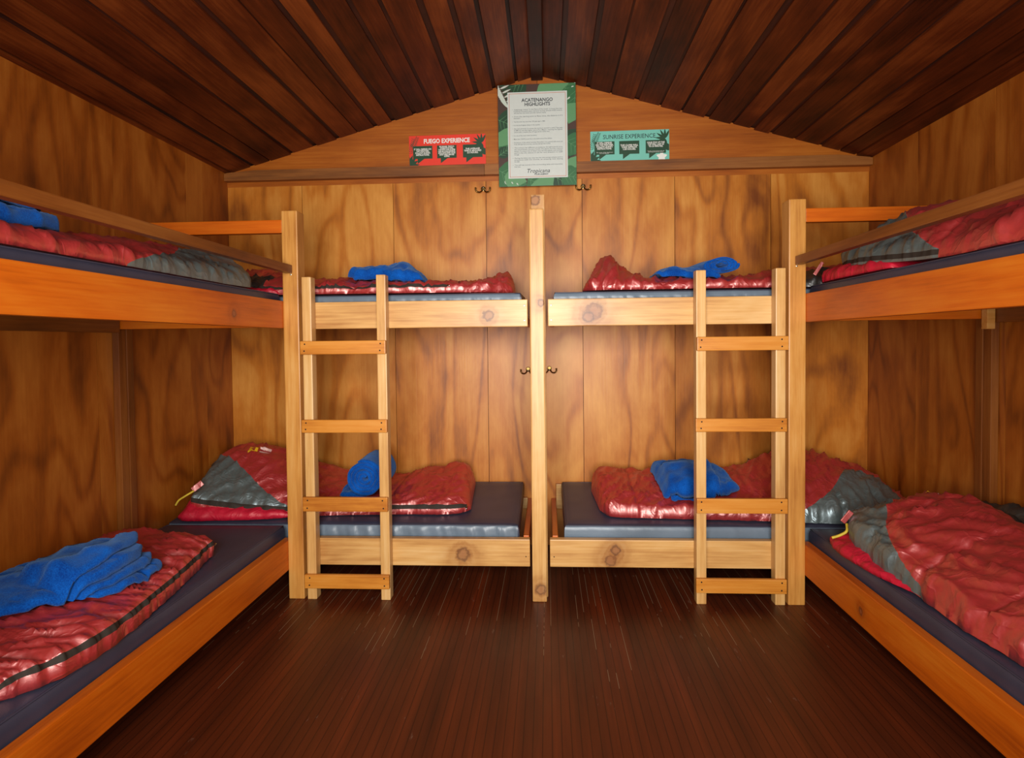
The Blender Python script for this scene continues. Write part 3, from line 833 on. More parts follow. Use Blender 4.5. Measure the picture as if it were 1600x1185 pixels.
# ---- upper right side bunk
st = [(1.50, 2.93, 1.80, 2.93, .12, .06, .2), (1.38, 2.80, 1.86, 2.8, .16, .055, .1), (1.325, 2.6, 1.88, 2.6, .21, .045, 0), (1.315, 2.4, 1.89, 2.4, .225, .03, 0),
      (1.32, 2.2, 1.90, 2.2, .20, .012, 0), (1.32, 2.0, 1.90, 2.0, .185, 0, .1), (1.32, 1.75, 1.90, 1.75, .175, 0, .1), (1.32, 1.4, 1.90, 1.4, .15, 0, .1), (1.36, 1.05, 1.88, 1.05, .1, 0, .1)]
m0, m1 = (.62, .0), (.20, 1.6)
def clUR(u, th):
    if .01 < th < .075 and .02 < u < .6: return 'zipper'
    if th < PI and side_of(m0, m1, u, th) > 0 and u < .6: return 'hood_panel'
    return 'shell'
t, pf, ob = bag(st, zsu, 'puffy red sleeping bag with open grey hood, upper bunk along the right wall', clUR,
                {'shell': RED, 'hood_panel': GREY, 'zipper': ZIP}, cuts=[lcut(m0, m1), tcut(.01), tcut(.075), ucut(.02), ucut(.6)], seed=8, e=.06, wdir=.25, baffle=.3, cap=.07, wr=1.2)
ob['hood_panel']['label'] = 'slate grey hood panel'
lining(t, [(1.42, 2.94, 1.7, 2.94, .08, 0, 0), (1.32, 2.86, 1.7, 2.86, .10, 0, 0), (1.30, 2.7, 1.7, 2.7, .085, 0, 0), (1.30, 2.5, 1.7, 2.5, .06, 0, 0), (1.31, 2.3, 1.7, 2.3, .03, 0, 0)], zsu, seed=9, e=.04, cap=.06)
bm = bmesh.new(); box_bm(bm, -.035, .035, -.003, .003, -.008, .008, .002)
bmesh.ops.transform(bm, matrix=Matrix.Translation((1.33, 2.93, 1.59)) @ Matrix.Rotation(-1.0, 4, 'Y'), verts=bm.verts[:])
link('hood_tab', bm, RED, t)

# ---- upper back left bunk
st = [(-1.84, 3.08, -1.84, 3.4, .09, .03, .2), (-1.74, 3.02, -1.76, 3.55, .13, .02, .3), (-1.56, 3.0, -1.56, 3.6, .14, .01, .3), (-1.38, 2.99, -1.38, 3.6, .115, 0, .2), (-1.2, 3.0, -1.2, 3.6, .085, 0, .1),
      (-1.05, 3.0, -1.05, 3.6, .085, 0, -.2), (-.85, 3.01, -.85, 3.6, .07, 0, -.1), (-.65, 3.02, -.65, 3.6, .055, 0, 0), (-.45, 3.03, -.45, 3.6, .062, 0, 0), (-.30, 3.06, -.30, 3.58, .075, 0, .2),
      (-.2, 3.12, -.2, 3.5, .115, 0, .2), (-.135, 3.16, -.135, 3.45, .10, 0, .2)]
def clU2(u, th):
    if .12 < th < .26 and .05 < u < .72: return 'zipper'
    if th < 1.1 and th > .26 and u < .26: return 'hood_panel'
    return 'shell'
t, pf, ob = bag(st, zu, 'flattened red sleeping bag with front zip, upper back bunk left of the centre post', clU2,
                {'shell': RED, 'zipper': ZIP, 'hood_panel': BLACK}, cuts=[tcut(.12), tcut(.26), ucut(.05), ucut(.72), tcut(1.1), ucut(.26)], seed=10, e=.045, wdir=1.2, baffle=.18, cap=.05, wr=1.1)
ob['hood_panel']['label'] = 'charcoal hood edge'
lining(t, [(-1.86, 2.99, -1.86, 3.2, .05, 0, 0), (-1.72, 2.965, -1.72, 3.2, .06, 0, 0), (-1.5, 2.965, -1.5, 3.2, .05, 0, 0), (-1.32, 2.98, -1.32, 3.2, .03, 0, 0)], zu, seed=11, e=.03, cap=.05)
zip_pull(t, pf.pt(.72, .2, .004), (.5, -.6, -.3))
cord(t, [(-1.60, 2.985, 1.60), (-1.605, 2.968, 1.585), (-1.592, 2.96, 1.565), (-1.575, 2.962, 1.553), (-1.562, 2.962, 1.565), (-1.572, 2.964, 1.583), (-1.59, 2.975, 1.596)], .003)

# ---- upper back right bunk
st = [(.225, 3.1, .24, 3.42, .03, 0, .2), (.29, 3.02, .30, 3.5, .10, 0, .2), (.365, 2.99, .37, 3.55, .185, 0, .1), (.45, 3.0, .46, 3.58, .13, 0, .1), (.56, 3.0, .56, 3.6, .075, 0, .2), (.75, 2.99, .75, 3.6, .06, 0, .2),
      (.95, 2.99, .95, 3.6, .055, 0, .2), (1.1, 3.0, 1.1, 3.6, .075, 0, .2), (1.25, 3.0, 1.25, 3.6, .10, 0, .3), (1.45, 2.99, 1.45, 3.6, .115, 0, .2), (1.7, 2.99, 1.7, 3.58, .12, 0, .2), (1.86, 3.06, 1.86, 3.5, .08, 0, .2)]
def clU3(u, th):
    if th < 1.15 and u > .70: return 'hood_panel'
    return 'shell'
t, pf, ob = bag(st, zu, 'red sleeping bag with peaked end, upper back bunk right of the centre post', clU3,
                {'shell': RED, 'hood_panel': BLACK}, cuts=[tcut(1.15), ucut(.7)], seed=12, e=.04, wdir=1.0, baffle=.2, cap=.05, wr=1.15)
ob['hood_panel']['label'] = 'charcoal hood edge'

# ------------------------------------------------------------------ blankets
from mathutils.bvhtree import BVHTree
class Rest:
    """top surface of the things underneath, so that a blanket lies on them"""
    def __init__(s, objs, floor, x0, x1, y0, y1, bms=(), step=.008):
        trees = []
        for o in objs:
            off = o.parent.location if o.parent else o.location
            trees.append(BVHTree.FromPolygons([v.co+off for v in o.data.vertices], [tuple(p.vertices) for p in o.data.polygons]))
        for b in bms:
            b.verts.index_update()
            trees.append(BVHTree.FromPolygons([v.co.copy() for v in b.verts], [tuple(v.index for v in f.verts) for f in b.faces]))
        s.x0, s.y0, s.st = x0, y0, step
        s.nx, s.ny = int((x1-x0)/step)+2, int((y1-y0)/step)+2
        raw = [[floor(x0+i*step, y0+j*step) for j in range(s.ny)] for i in range(s.nx)]
        for i in range(s.nx):
            for j in range(s.ny):
                for t in trees:
                    h = t.ray_cast(Vector((x0+i*step, y0+j*step, 2.2 if raw[i][j] > 1 else 1.25)), Vector((0, 0, -1)))
                    if h[0] is not None: raw[i][j] = max(raw[i][j], h[0].z)
        s.g = [[max(raw[a][b] for a in range(max(0, i-2), min(s.nx, i+3)) for b in range(max(0, j-2), min(s.ny, j+3))) for j in range(s.ny)] for i in range(s.nx)]
    def __call__(s, x, y):
        fx = min(s.nx-1.001, max(0, (x-s.x0)/s.st)); fy = min(s.ny-1.001, max(0, (y-s.y0)/s.st))
        i, j = int(fx), int(fy); a, b = fx-i, fy-j
        return (s.g[i][j]*(1-a)+s.g[i+1][j]*a)*(1-b)+(s.g[i][j+1]*(1-a)+s.g[i+1][j+1]*a)*b+.003
def bag_objs(i):
    r = [o for o in bpy.data.objects if o.parent is None and o.get('category') == 'sleeping bag'][i]
    return [c for c in r.children if c.name.split('.')[0] in ('shell', 'hood_panel', 'zipper', 'hood_edge')]
def merge(dst, src):
    m = {v: dst.verts.new(v.co) for v in src.verts}
    for f in src.faces: dst.faces.new([m[v] for v in f.verts])
    src.free()
def blanket(layers, floor, bagi, label, **kw):
    xs = [q for st, _ in layers for t in st for q in (t[0], t[2])]; ys = [q for st, _ in layers for t in st for q in (t[1], t[3])]
    box = (min(xs)-.03, max(xs)+.03, min(ys)-.03, max(ys)+.03)
    bm = bmesh.new()
    objs = bag_objs(bagi)
    for i, (st, opt) in enumerate(layers):
        o = dict(kw); o.update(opt)
        o.setdefault('soft', True); o.setdefault('seed', i*3+1)
        plane = Rest(objs, floor, *box, bms=[bm] if i else [])
        pf = Puff(st, plane, **o)
        merge(bm, pf.build(lambda u, th: 'shell', None, nu=80, nt=56)['shell'])
    st = layers[0][0]
    cx = sum((q[0]+q[2])/2 for q in st)/len(st); cy = sum((q[1]+q[3])/2 for q in st)/len(st)
    zmin = min(v.co.z for v in bm.verts)
    o = link('blanket', bm, FLEECE, None, (cx, cy, zmin), smooth=True)
    return tag(o, label, 'blanket', 'blue fleece blankets on the sleeping bags')
# folded blanket on the lower left bag: thin fold ends below, big soft dome above
blanket([
    ([(-1.43, 2.15, -1.62, 2.15, .014, 0, 0), (-1.375, 2.10, -1.62, 2.10, .018, 0, 0), (-1.36, 2.0, -1.62, 2.0, .02, 0, 0), (-1.365, 1.9, -1.62, 1.9, .018, 0, 0), (-1.41, 1.81, -1.6, 1.81, .014, 0, 0)], dict(e=.018, cap=.03, seed=8, wr=.4)),
    ([(-1.44, 2.13, -1.62, 2.14, .014, 0, 0), (-1.39, 2.06, -1.62, 2.06, .018, 0, 0), (-1.372, 1.97, -1.62, 1.97, .02, 0, 0), (-1.38, 1.87, -1.62, 1.87, .018, 0, 0), (-1.42, 1.79, -1.6, 1.79, .014, 0, 0)], dict(e=.018, cap=.03, seed=11, wr=.4)),
    ([(-1.45, 2.09, -1.52, 2.11, .02, 0, 0), (-1.40, 2.02, -1.49, 2.05, .034, 0, 0), (-1.385, 1.93, -1.48, 1.95, .038, 0, 0), (-1.40, 1.84, -1.49, 1.85, .03, 0, 0), (-1.44, 1.77, -1.53, 1.77, .018, 0, 0)], dict(e=.034, cap=.04, seed=5, wr=.5)),
    ([(-1.52, 2.14, -1.74, 2.16, .018, 0, .1), (-1.45, 2.08, -1.80, 2.10, .026, 0, .0), (-1.42, 1.99, -1.83, 2.01, .034, 0, .0), (-1.41, 1.89, -1.845, 1.90, .042, 0, .0), (-1.43, 1.79, -1.845, 1.79, .05, 0, -.1), (-1.50, 1.70, -1.84, 1.70, .042, 0, -.1), (-1.58, 1.64, -1.80, 1.63, .03, 0, .0)], dict(e=.02, cap=.05, seed=2, wr=.65)),
], zs, 0, 'large folded blue fleece blanket, lower bunk along the left wall', wr=1.0)
# folded blanket on the lower back right bag
blanket([
    ([(.67, 3.09, .67, 3.3, .03, 0, 0), (.72, 3.072, .72, 3.3, .04, 0, 0), (.80, 3.075, .80, 3.3, .04, 0, 0), (.9, 3.09, .9, 3.3, .03, 0, 0)], dict(e=.04, cap=.03, seed=6)),
    ([(.635, 3.10, .62, 3.45, .05, 0, .1), (.70, 3.06, .68, 3.48, .07, 0, .2), (.80, 3.06, .80, 3.48, .075, 0, .2), (.90, 3.07, .90, 3.47, .075, 0, .2), (.985, 3.12, .96, 3.45, .05, 0, .1), (1.04, 3.16, 1.0, 3.4, .03, 0, 0)], dict(e=.05, cap=.04, seed=3)),
], zl, 2, 'folded blue fleece blanket on the lower back bunk behind the right ladder', wr=.8)
# heap on the upper left bag
blanket([
    ([(-1.43, 1.75, -1.66, 1.78, .03, 0, 0), (-1.395, 1.70, -1.70, 1.74, .05, 0, 0), (-1.385, 1.62, -1.76, 1.65, .055, 0, 0), (-1.385, 1.5, -1.8, 1.5, .06, 0, .1), (-1.40, 1.35, -1.8, 1.35, .06, 0, .1), (-1.44, 1.22, -1.76, 1.22, .05, 0, 0)], dict(e=.04, cap=.05, seed=4)),
    ([(-1.46, 1.72, -1.66, 1.75, .02, 0, 0), (-1.42, 1.66, -1.70, 1.68, .03, 0, 0), (-1.41, 1.56, -1.74, 1.58, .03, 0, 0), (-1.42, 1.45, -1.76, 1.45, .03, 0, 0), (-1.46, 1.36, -1.72, 1.36, .02, 0, 0)], dict(e=.03, cap=.05, seed=9)),
], zsu, 4, 'bundled blue fleece blanket on the upper bunk along the left wall', wr=1.2)
# long lump on the upper back left bag
blanket([
    ([(-1.01, 3.12, -1.01, 3.35, .04, 0, 0), (-.95, 3.10, -.95, 3.4, .065, 0, 0), (-.86, 3.1, -.86, 3.42, .07, 0, 0), (-.78, 3.1, -.78, 3.42, .095, 0, 0), (-.72, 3.1, -.72, 3.42, .10, 0, 0), (-.66, 3.12, -.66, 3.4, .055, 0, 0), (-.61, 3.14, -.61, 3.36, .015, 0, 0)], dict(e=.05, cap=.03, seed=7)),
], zu, 6, 'crumpled blue fleece blanket on the upper back bunk behind the left ladder', wr=.7)

def roll(cx, cz, y0, y1, r, turns, flat, label, skew=0.0, tail=None, th=.016, r0=.012, seed=1, start=0.0, rotz=0, rest=None):
    """blanket rolled round an axis pointing at the camera; the spiral end faces the room"""
    bm = bmesh.new()
    n = int(turns*40); ny = 14
    def ctr(k):
        q = k/n; a = start+2*PI*turns*q; rr = r0+(r-r0)*q
        return a, rr
    def pos(k, o, y):
        a, rr = ctr(k); rr = rr+o
        x = rr*math.cos(a); z = rr*math.sin(a)*flat
        x += skew*z
        q = noise.noise(Vector((math.cos(a)*2+seed, math.sin(a)*2, y*5)))
        x += .006*q; z += .005*noise.noise(Vector((a*1.3, y*6, seed+3)))
        yy = y
        if y == y0: yy += .008*noise.noise(Vector((a*2, k*.02, seed)))
        Q = Vector((x, yy-(y0+y1)/2, z))
        Q = Matrix.Rotation(rotz, 3, 'Z') @ Q
        return Q+Vector((cx, (y0+y1)/2, cz))
    ys = [y0, y0+.006]+[y0+.006+(y1-y0-.012)*j/ny for j in range(1, ny)]+[y1-.006, y1]
    G = []
    ext = []
    for side in (1, -1):
        g = []
        for k in range(n+1):
            row = []
            for j, y in enumerate(ys):
                o = side*th/2*(1 if 0 < j < len(ys)-1 else .55)
                if k in (0, n): o *= .5
                row.append(bm.verts.new(pos(k, o, y)))
            g.append(row)
        G.append(g)
    m = len(ys)-1
    for k in range(n):
        for j in range(m):
            bm.faces.new((G[0][k][j], G[0][k+1][j], G[0][k+1][j+1], G[0][k][j+1]))
            bm.faces.new((G[1][k][j], G[1][k][j+1], G[1][k+1][j+1], G[1][k+1][j]))
        for j in (0, m):
            bm.faces.new((G[0][k][j], G[1][k][j], G[1][k+1][j], G[0][k+1][j]))
    for k in (0, n):
        for j in range(m):
            bm.faces.new((G[0][k][j], G[0][k][j+1], G[1][k][j+1], G[1][k][j]))
    if rest:
        # lower the roll until it just touches what it lies on
        hf = Rest(bag_objs(rest[0]), rest[1], cx-r*1.5, cx+r*1.5, y0-.05, y1+.05)
        dz = max(hf(v.co.x, v.co.y)-v.co.z for v in bm.verts)+.001
        for v in bm.verts: v.co.z += dz
    if tail:
        hf = Rest(bag_objs(rest[0]), rest[1], min(q[0] for q in tail[0])-.03, max(q[0] for q in tail[0])+.03, min(q[1] for q in tail[0])-.03, max(q[3] for q in tail[0])+.03)
        pf = Puff(tail[0], hf, e=tail[2], cap=.03, soft=True, seed=seed+5, wr=.5)
        merge(bm, pf.build(lambda u, th: 'shell', None, nu=50, nt=40)['shell'])
    zmin = min(v.co.z for v in bm.verts)
    o = link('blanket', bm, FLEECE, None, (cx, (y0+y1)/2, zmin), smooth=True)
    return tag(o, label, 'blanket', 'blue fleece blankets on the sleeping bags')
roll(-.925, .50, 3.07, 3.36, .096, 4.2, .96, 'rolled blue fleece blanket, spiral end showing, lower back bunk behind the left ladder', start=.6, seed=2, rest=(1, zl),
     tail=([(-1.075, 3.12, -1.075, 3.3, .018, 0, 0), (-1.03, 3.105, -1.03, 3.3, .024, 0, 0), (-.97, 3.105, -.97, 3.3, .02, 0, 0), (-.93, 3.11, -.93, 3.3, .012, 0, 0)], zl, .03), th=.02)
roll(.905, 1.60, 3.08, 3.36, .092, 4.0, .42, 'loosely coiled blue fleece blanket on the upper back bunk behind the right ladder', start=.2, seed=6, rest=(7, zu), skew=.3, th=.016, r0=.03, rotz=.12,
     tail=([(.60, 3.1, .60, 3.34, .015, 0, 0), (.68, 3.08, .68, 3.36, .035, 0, 0), (.80, 3.07, .80, 3.36, .045, 0, 0), (.92, 3.08, .92, 3.36, .035, 0, 0)], zu, .03))

# ------------------------------------------------------------------ printed boards on the back wall
def solid(name, col, rough=.5): return plain(name, col, rough, bump=None, var=.02)
C_WHITE = solid('poster paper', lin(206, 212, 206), .45)
C_INK = solid('ink', lin(26, 32, 44), .5)
C_INK2 = solid('soft ink', lin(96, 102, 106), .5)
C_LINE = solid('terracotta line', lin(196, 120, 92), .5)
C_BROWN = solid('brown print', lin(70, 46, 36), .5)
GR = [solid('leaf green deep', lin(24, 62, 36)), solid('leaf green', lin(46, 104, 60)), solid('leaf green pale', lin(92, 146, 98)), solid('leaf white', lin(196, 206, 192))]
C_RED = solid('sign red', lin(232, 56, 34)); C_TEAL = solid('sign teal', lin(118, 196, 178)); C_GRN = solid('sign green', lin(26, 66, 40))
C_SW = solid('sign white', lin(236, 236, 228))

def text_bm(s, size, align='CENTER', bold=0.0, sx=1.0, spacing=1.0, shear=0):
    cu = bpy.data.curves.new('t', 'FONT'); cu.body = s; cu.size = size; cu.align_x = align; cu.align_y = 'CENTER'
    cu.offset = bold; cu.space_line = spacing; cu.extrude = .0002; cu.resolution_u = 2; cu.shear = shear
    ob = bpy.data.objects.new('t', cu); COL.objects.link(ob)
    dg = bpy.context.evaluated_depsgraph_get(); dg.update()
    me = bpy.data.meshes.new_from_object(ob.evaluated_get(dg))
    bm = bmesh.new(); bm.from_mesh(me)
    bpy.data.objects.remove(ob); bpy.data.curves.remove(cu); bpy.data.meshes.remove(me)
    for v in bm.verts: v.co.x *= sx
    return bm
class Board:
    """flat board on the back wall; local x right, z up, printed layers step toward the room"""
    def __init__(s, name, cx, cz, w, h, tilt, y, mat, label, cat, th=.004):
        s.M = Matrix.Translation((cx, y, cz)) @ Matrix.Rotation(-tilt, 4, 'Y')
        s.t = thing(name, (cx, y, cz-h/2), label, cat)
        s.w, s.h, s.y = w, h, y
        bm = bmesh.new(); box_bm(bm, -w/2, w/2, 0, th, -h/2, h/2, .0006)
        s.add('board', bm, mat)
    def add(s, name, bm, mat):
        bmesh.ops.transform(bm, matrix=s.M, verts=bm.verts[:])
        return link(name, bm, mat, s.t)
    def flat(s, polys, depth=.0004, mats=None):
        bm = bmesh.new()
        for k, p in enumerate(polys):
            idx = 0
            if mats: idx, p = p
            z = depth+(k*.000005)
            try:
                f = bm.faces.new([bm.verts.new((a, -z, b)) for a, b in p])
            except ValueError: continue
            f.material_index = idx
        return bm
    def text(s, name, string, x, z, size, mat, align='CENTER', bold=0, fit=None, spacing=1, depth=.0009, shear=0):
        bm = text_bm(string, size, align, bold, 1, spacing, shear)
        if fit:
            lo = min(v.co.x for v in bm.verts); hi = max(v.co.x for v in bm.verts)
            for v in bm.verts: v.co.x *= fit/(hi-lo)
        for v in bm.verts: v.co = Vector((v.co.x+x, -v.co.z-depth, v.co.y+z))
        return s.add(name, bm, mat)
def clip_poly(p, w, h):
    def cl(poly, f, inter):
        out = []
        for i in range(len(poly)):
            a, b = poly[i], poly[(i+1) % len(poly)]
            if f(a): out.append(a)
            if f(a) != f(b): out.append(inter(a, b))
        return out
    for ax, lim, sg in ((0, w/2, 1), (0, -w/2, -1), (1, h/2, 1), (1, -h/2, -1)):
        f = lambda q: sg*q[ax] <= sg*lim
        def inter(a, b):
            t = (lim-a[ax])/(b[ax]-a[ax]); return (a[0]+(b[0]-a[0])*t, a[1]+(b[1]-a[1])*t)
        if not p: return p
        p = cl(p, f, inter)
    return p
def leaf_poly(x, z, L, Wd, ang, n=10, heart=0.0):
    pts = []
    for i in range(n+1):
        q = i/n; pts.append((q*L, Wd/2*math.sin(PI*q**.75)*(1+heart*(1-q))))
    for i in range(n, -1, -1):
        q = i/n; pts.append((q*L, -Wd/2*math.sin(PI*q**.75)*(1+heart*(1-q))))
    c, s_ = math.cos(ang), math.sin(ang)
    return [(x+a*c-b*s_, z+a*s_+b*c) for a, b in pts[:-1]]

# tall poster with leaf border
B = Board('poster', -.0085, 2.494, .466, .606, .004, D-.052, C_BROWN, 'tall white notice with green leaf border on the back wall under the ridge', 'poster')
polys = []
def leaf(x, z, L, Wd, ang, c=1, heart=.3, veins=True, holes=False):
    p = clip_poly(leaf_poly(x, z, L, Wd, ang, heart=heart), B.w-.002, B.h-.002)
    if len(p) > 2: polys.append((c, p))
    if veins:
        cc, ss = math.cos(ang), math.sin(ang)
        vl = [((0, 0), (L*.95, 0))]+[((L*q, 0), (L*min(1, q+.25), sg*Wd*.36)) for q in (.15, .35, .55) for sg in (1, -1)]
        for (a, b), (c2, d) in vl:
            dx, dz = c2-a, d-b; l = math.hypot(dx, dz); nx, nz = -dz/l*.0011, dx/l*.0011
            q = [(a+nx, b+nz), (c2+nx*.4, d+nz*.4), (c2-nx*.4, d-nz*.4), (a-nx, b-nz)]
            q = clip_poly([(x+e*cc-f*ss, z+e*ss+f*cc) for e, f in q], B.w-.002, B.h-.002)
            if len(q) > 2: polys.append((2, q))
    if holes:
        cc, ss = math.cos(ang), math.sin(ang)
        for q, sg in ((.3, 1), (.5, 1), (.35, -1), (.58, -1)):
            a, b = L*q, sg*Wd*.22
            h = leaf_poly(x+a*cc-b*ss, z+a*ss+b*cc, L*.13, Wd*.07, ang+sg*.7)
            h = clip_poly(h, B.w-.002, B.h-.002)
            if len(h) > 2: polys.append((3, h))
w2, h2 = .233, .303
leaf(-.06, h2+.01, .12, .12, -2.9, 0); leaf(.02, h2-.06, .16, .13, .35, 1); leaf(.16, h2-.05, .13, .12, 1.0, 1, holes=True)
leaf(.0, h2-.05, .2, .1, .25, 2); leaf(.24, h2-.02, .2, .13, -1.75, 1, holes=True); leaf(.23, h2-.12, .13, .1, -1.9, 2)
leaf(.25, .03, .18, .14, -1.9, 0); leaf(.16, -.03, .14, .13, -.6, 1); leaf(.24, -.13, .16, .12, -1.7, 2); leaf(.21, -.2, .14, .13, -1.2, 1)
leaf(-.22, .09, .2, .16, -1.5, 1); leaf(-.24, .1, .12, .13, -.4, 0); leaf(-.235, .02, .1, .12, -.8, 2)
leaf(-.235, -.12, .1, .06, .6, 0); leaf(-.24, -.2, .2, .17, -.5, 1, holes=True); leaf(-.2, -.24, .14, .1, -.25, 2, holes=True)
leaf(-.06, -.26, .12, .14, -.4, 1); leaf(.02, -.25, .12, .15, -1.2, 2); leaf(.1, -.25, .14, .12, -.5, 0); leaf(.14, -.24, .13, .11, -.2, 1)
for k in range(11):          # pale palm frond, top left
    q = k/10
    polys.append((3, clip_poly(leaf_poly(-.225+.03*q*2, h2-.01-.13*q, .07, .011, 2.6-.2*q), B.w-.002, B.h-.002)))
    polys.append((3 if k % 2 else 0, clip_poly(leaf_poly(-.225+.06*q, h2-.01-.13*q, .06, .011, .35+.2*q), B.w-.002, B.h-.002)))
polys = [p for p in polys if len(p[1]) > 2]
B.add('leaf_border', B.flat(polys, .0003, True), GR)
bm = bmesh.new(); box_bm(bm, -.175, .181, -.0032, -.0024, -.256, .256, 0); B.add('paper_panel', bm, C_WHITE)
bm = bmesh.new()
for x0, x1, z0, z1 in ((-.166, .172, .2455, .248), (-.166, .172, -.248, -.2455), (-.166, -.1635, -.248, .248), (.1695, .172, -.248, .248)):
    box_bm(bm, x0, x1, -.0036, -.0032, z0, z1, 0)
B.add('line_frame', bm, C_LINE)
B.text('title', 'ACATENANGO\nHIGHLIGHTS', .003, .194, .029, C_INK, bold=.0006, fit=.187, spacing=.86, depth=.0038)
body = ['\u2022  Acatenango means "In the Place of the reeds", is more than two', '    hundred thousand years old and reaches almost 4,000 meters,', '    with lava from two craters and other volcanos nearby.', '',
        '\u2022  From the starting point to Base camp, the distance is 6.5', '    kilometers.', '', '\u2022  The first climb was more than 150 years ago in 1868.', '',
        '\u2022  It is the third highest volcano in the country.', '',
        '\u2022  Has two summits: to access the northern summit is called Yepocapa', '    (3,880 m) and the higher one is Pico Mayor, reaching the highest', '    summit with a complete view of Fuego and the whole coast.', '',
        '\u2022  It is one of the most visited mountains.', '', '\u2022  More than 100,000 people live in the towns around the volcano.', '',
        '\u2022  Sometimes, in the winter between December, it is covered with snow and', '    frost, although this is not very common, the last was in 2018.', '',
        '\u2022  The volcano has different ecosystems: the agricultural zone,', '    the cloud forest, the pine forest, the alpine and the volcanic', '    desert. In every one of them you can find plants and animals,', '    and in the dry season it can be very pleasant to walk', '    through.', '',
        '\u2022  During the hikes you may see the interesting volcano and its', '    eruptions with the sounds, an amazing view during', '    the night.', '',
        '\u2022  You will see several of the surrounding lakes and mountains,', '    from here.']
bt = bmesh.new()
zt = .152; PITCH = .339/(len(body)-1)
for k, ln in enumerate(body):
    if not ln.strip(): continue
    b1 = text_bm(ln.strip(), .0102, 'LEFT', .00004)
    ind = -.147 if ln.startswith('\u2022') else -.138
    lo = min(v.co.x for v in b1.verts); hi = max(v.co.x for v in b1.verts)
    last = k+1 >= len(body) or not body[k+1].strip()
    fx = min(.86, (.152-ind)/(hi-lo)) if last else (.152-ind)/(hi-lo)
    for v in b1.verts: v.co = Vector(((v.co.x-lo)*fx+ind, -v.co.z-.0038, v.co.y+zt-PITCH*k))
    b1.verts.index_update()
    mp = {v: bt.verts.new(v.co) for v in b1.verts}
    for f in b1.faces: bt.faces.new([mp[v] for v in f.verts])
    b1.free()
B.add('body_text', bt, C_INK2)
B.text('brand_text', 'Tropicana', .003, -.214, .034, C_INK, bold=.0001, fit=.135, shear=.25, depth=.0038)
B.text('brand_subtitle', 'TOUR AGENCY', .022, -.234, .0115, C_INK, bold=.0004, fit=.085, depth=.0038)

def bubble(x0, x1, z0, z1, tx, tw, td):
    return [(x0, z1), (x0, z0), (tx, z0), (tx, z0-td), (tx+tw, z0), (x1, z0), (x1, z1)][::-1]
def frond(x, z, L, ang, n=8, ln=.02, w=.0035):
    out = []
    c, s_ = math.cos(ang), math.sin(ang)
    for k in range(n):
        q = k/n*L
        for sg in (1, -1):
            out.append(leaf_poly(x+q*c, z+q*s_, ln*(1-.5*k/n), w, ang+sg*.8, 5))
    return out
def experience_sign(name, cx, cz, w, h, tilt, bg, ttl, ttlmat, bold, label, texts, small):
    S = Board(name, cx, cz, w, h, tilt, D-.004 if name == '' else D-.0055, bg, label, 'sign')
    pol = []
    for q in frond(-w/2+.02, h/2-.075, .075, 1.1, 9, .028)+frond(-w/2+.005, h/2-.11, .1, 1.35, 9, .024): pol.append(q)
    for k in range(9):                                              # palm crown, right
        pol.append(leaf_poly(w/2-.025, h/2-.055, .062 if k < 6 else .05, .014, 1.1+k*.48, 7))
    pol += [[(w/2-.03, h/2-.06), (w/2-.024, h/2-.06), (w/2-.004, -h/2+.06), (w/2-.014, -h/2+.06)]]
    pol += [leaf_poly(w/2-.03, -h/2+.08, .06, .03, -.4), leaf_poly(w/2-.05, -h/2+.09, .06, .028, -.1)]
    for k in range(5): pol.append(leaf_poly(-w/2-.005, -h/2+.0, .07, .022, .1+k*.36, 7))
    pol = [clip_poly(q, w-.002, h-.002) for q in pol]; pol = [q for q in pol if len(q) > 2]
    bw = .120
    xs = [-w/2+.024, -bw/2-.003, w/2-.024-bw+.004]
    bub = [bubble(xs[0], xs[0]+bw, -.05, .028, xs[0]+.028, .042, .03), bubble(xs[1], xs[1]+bw, -.05, .028, xs[1]+.022, .042, .03), bubble(xs[2], xs[2]+bw, -.05, .028, xs[2]+.02, .042, .03)]
    S.add('leaf_print', S.flat([q for q in pol if q[0][0] < 0], .0004), C_GRN)
    S.add('palm_print', S.flat([q for q in pol if q[0][0] >= 0], .0004), C_GRN)
    for q in bub: S.add('speech_bubble', S.flat([q], .0013), C_GRN)
    S.text('title', ttl, -.003, h/2-.037, .037 if bold else .036, ttlmat, bold=.0012 if bold else .0001, fit=.283 if bold else .312, depth=.0016)
    for k, (tx, sz) in enumerate(texts):
        S.text('bubble_text', tx, xs[k]+bw/2, -.010 if k != 9 and not small[k] else .002, sz, C_SW, bold=.0004, fit=min(.106, .0078*max(len(q) for q in tx.split(chr(10)))), spacing=.84, depth=.0018)
        if small[k]: S.text('small_text', small[k], xs[k]+bw/2, -.040, .0065, C_SW, fit=.1, spacing=.85, depth=.0018)
    return S
experience_sign('sign', -.559, 2.436, .472, .182, .006, C_RED, 'FUEGO EXPERIENCE', C_SW, True, 'red sign with dark green speech bubbles on the gable left of the white notice',
                [("IT WILL DEPEND ON\nTHE WEATHER,\nFOLLOW GUIDE'S\nINSTRUCTIONS.", .0138), ('BE AWARE, THIS IS A\nSTRENUOUS HIKE,\nTHE PATH AND SLOPES\nCAN BE CHALLENGING,\nEVALUATE HOW YOUR\nBODY FEELS BEFORE\nGOING.', .0118), ('THE AVERAGE\nTIME IS AROUND\n3.5 HOURS.', .0138)], ['', '', ''])
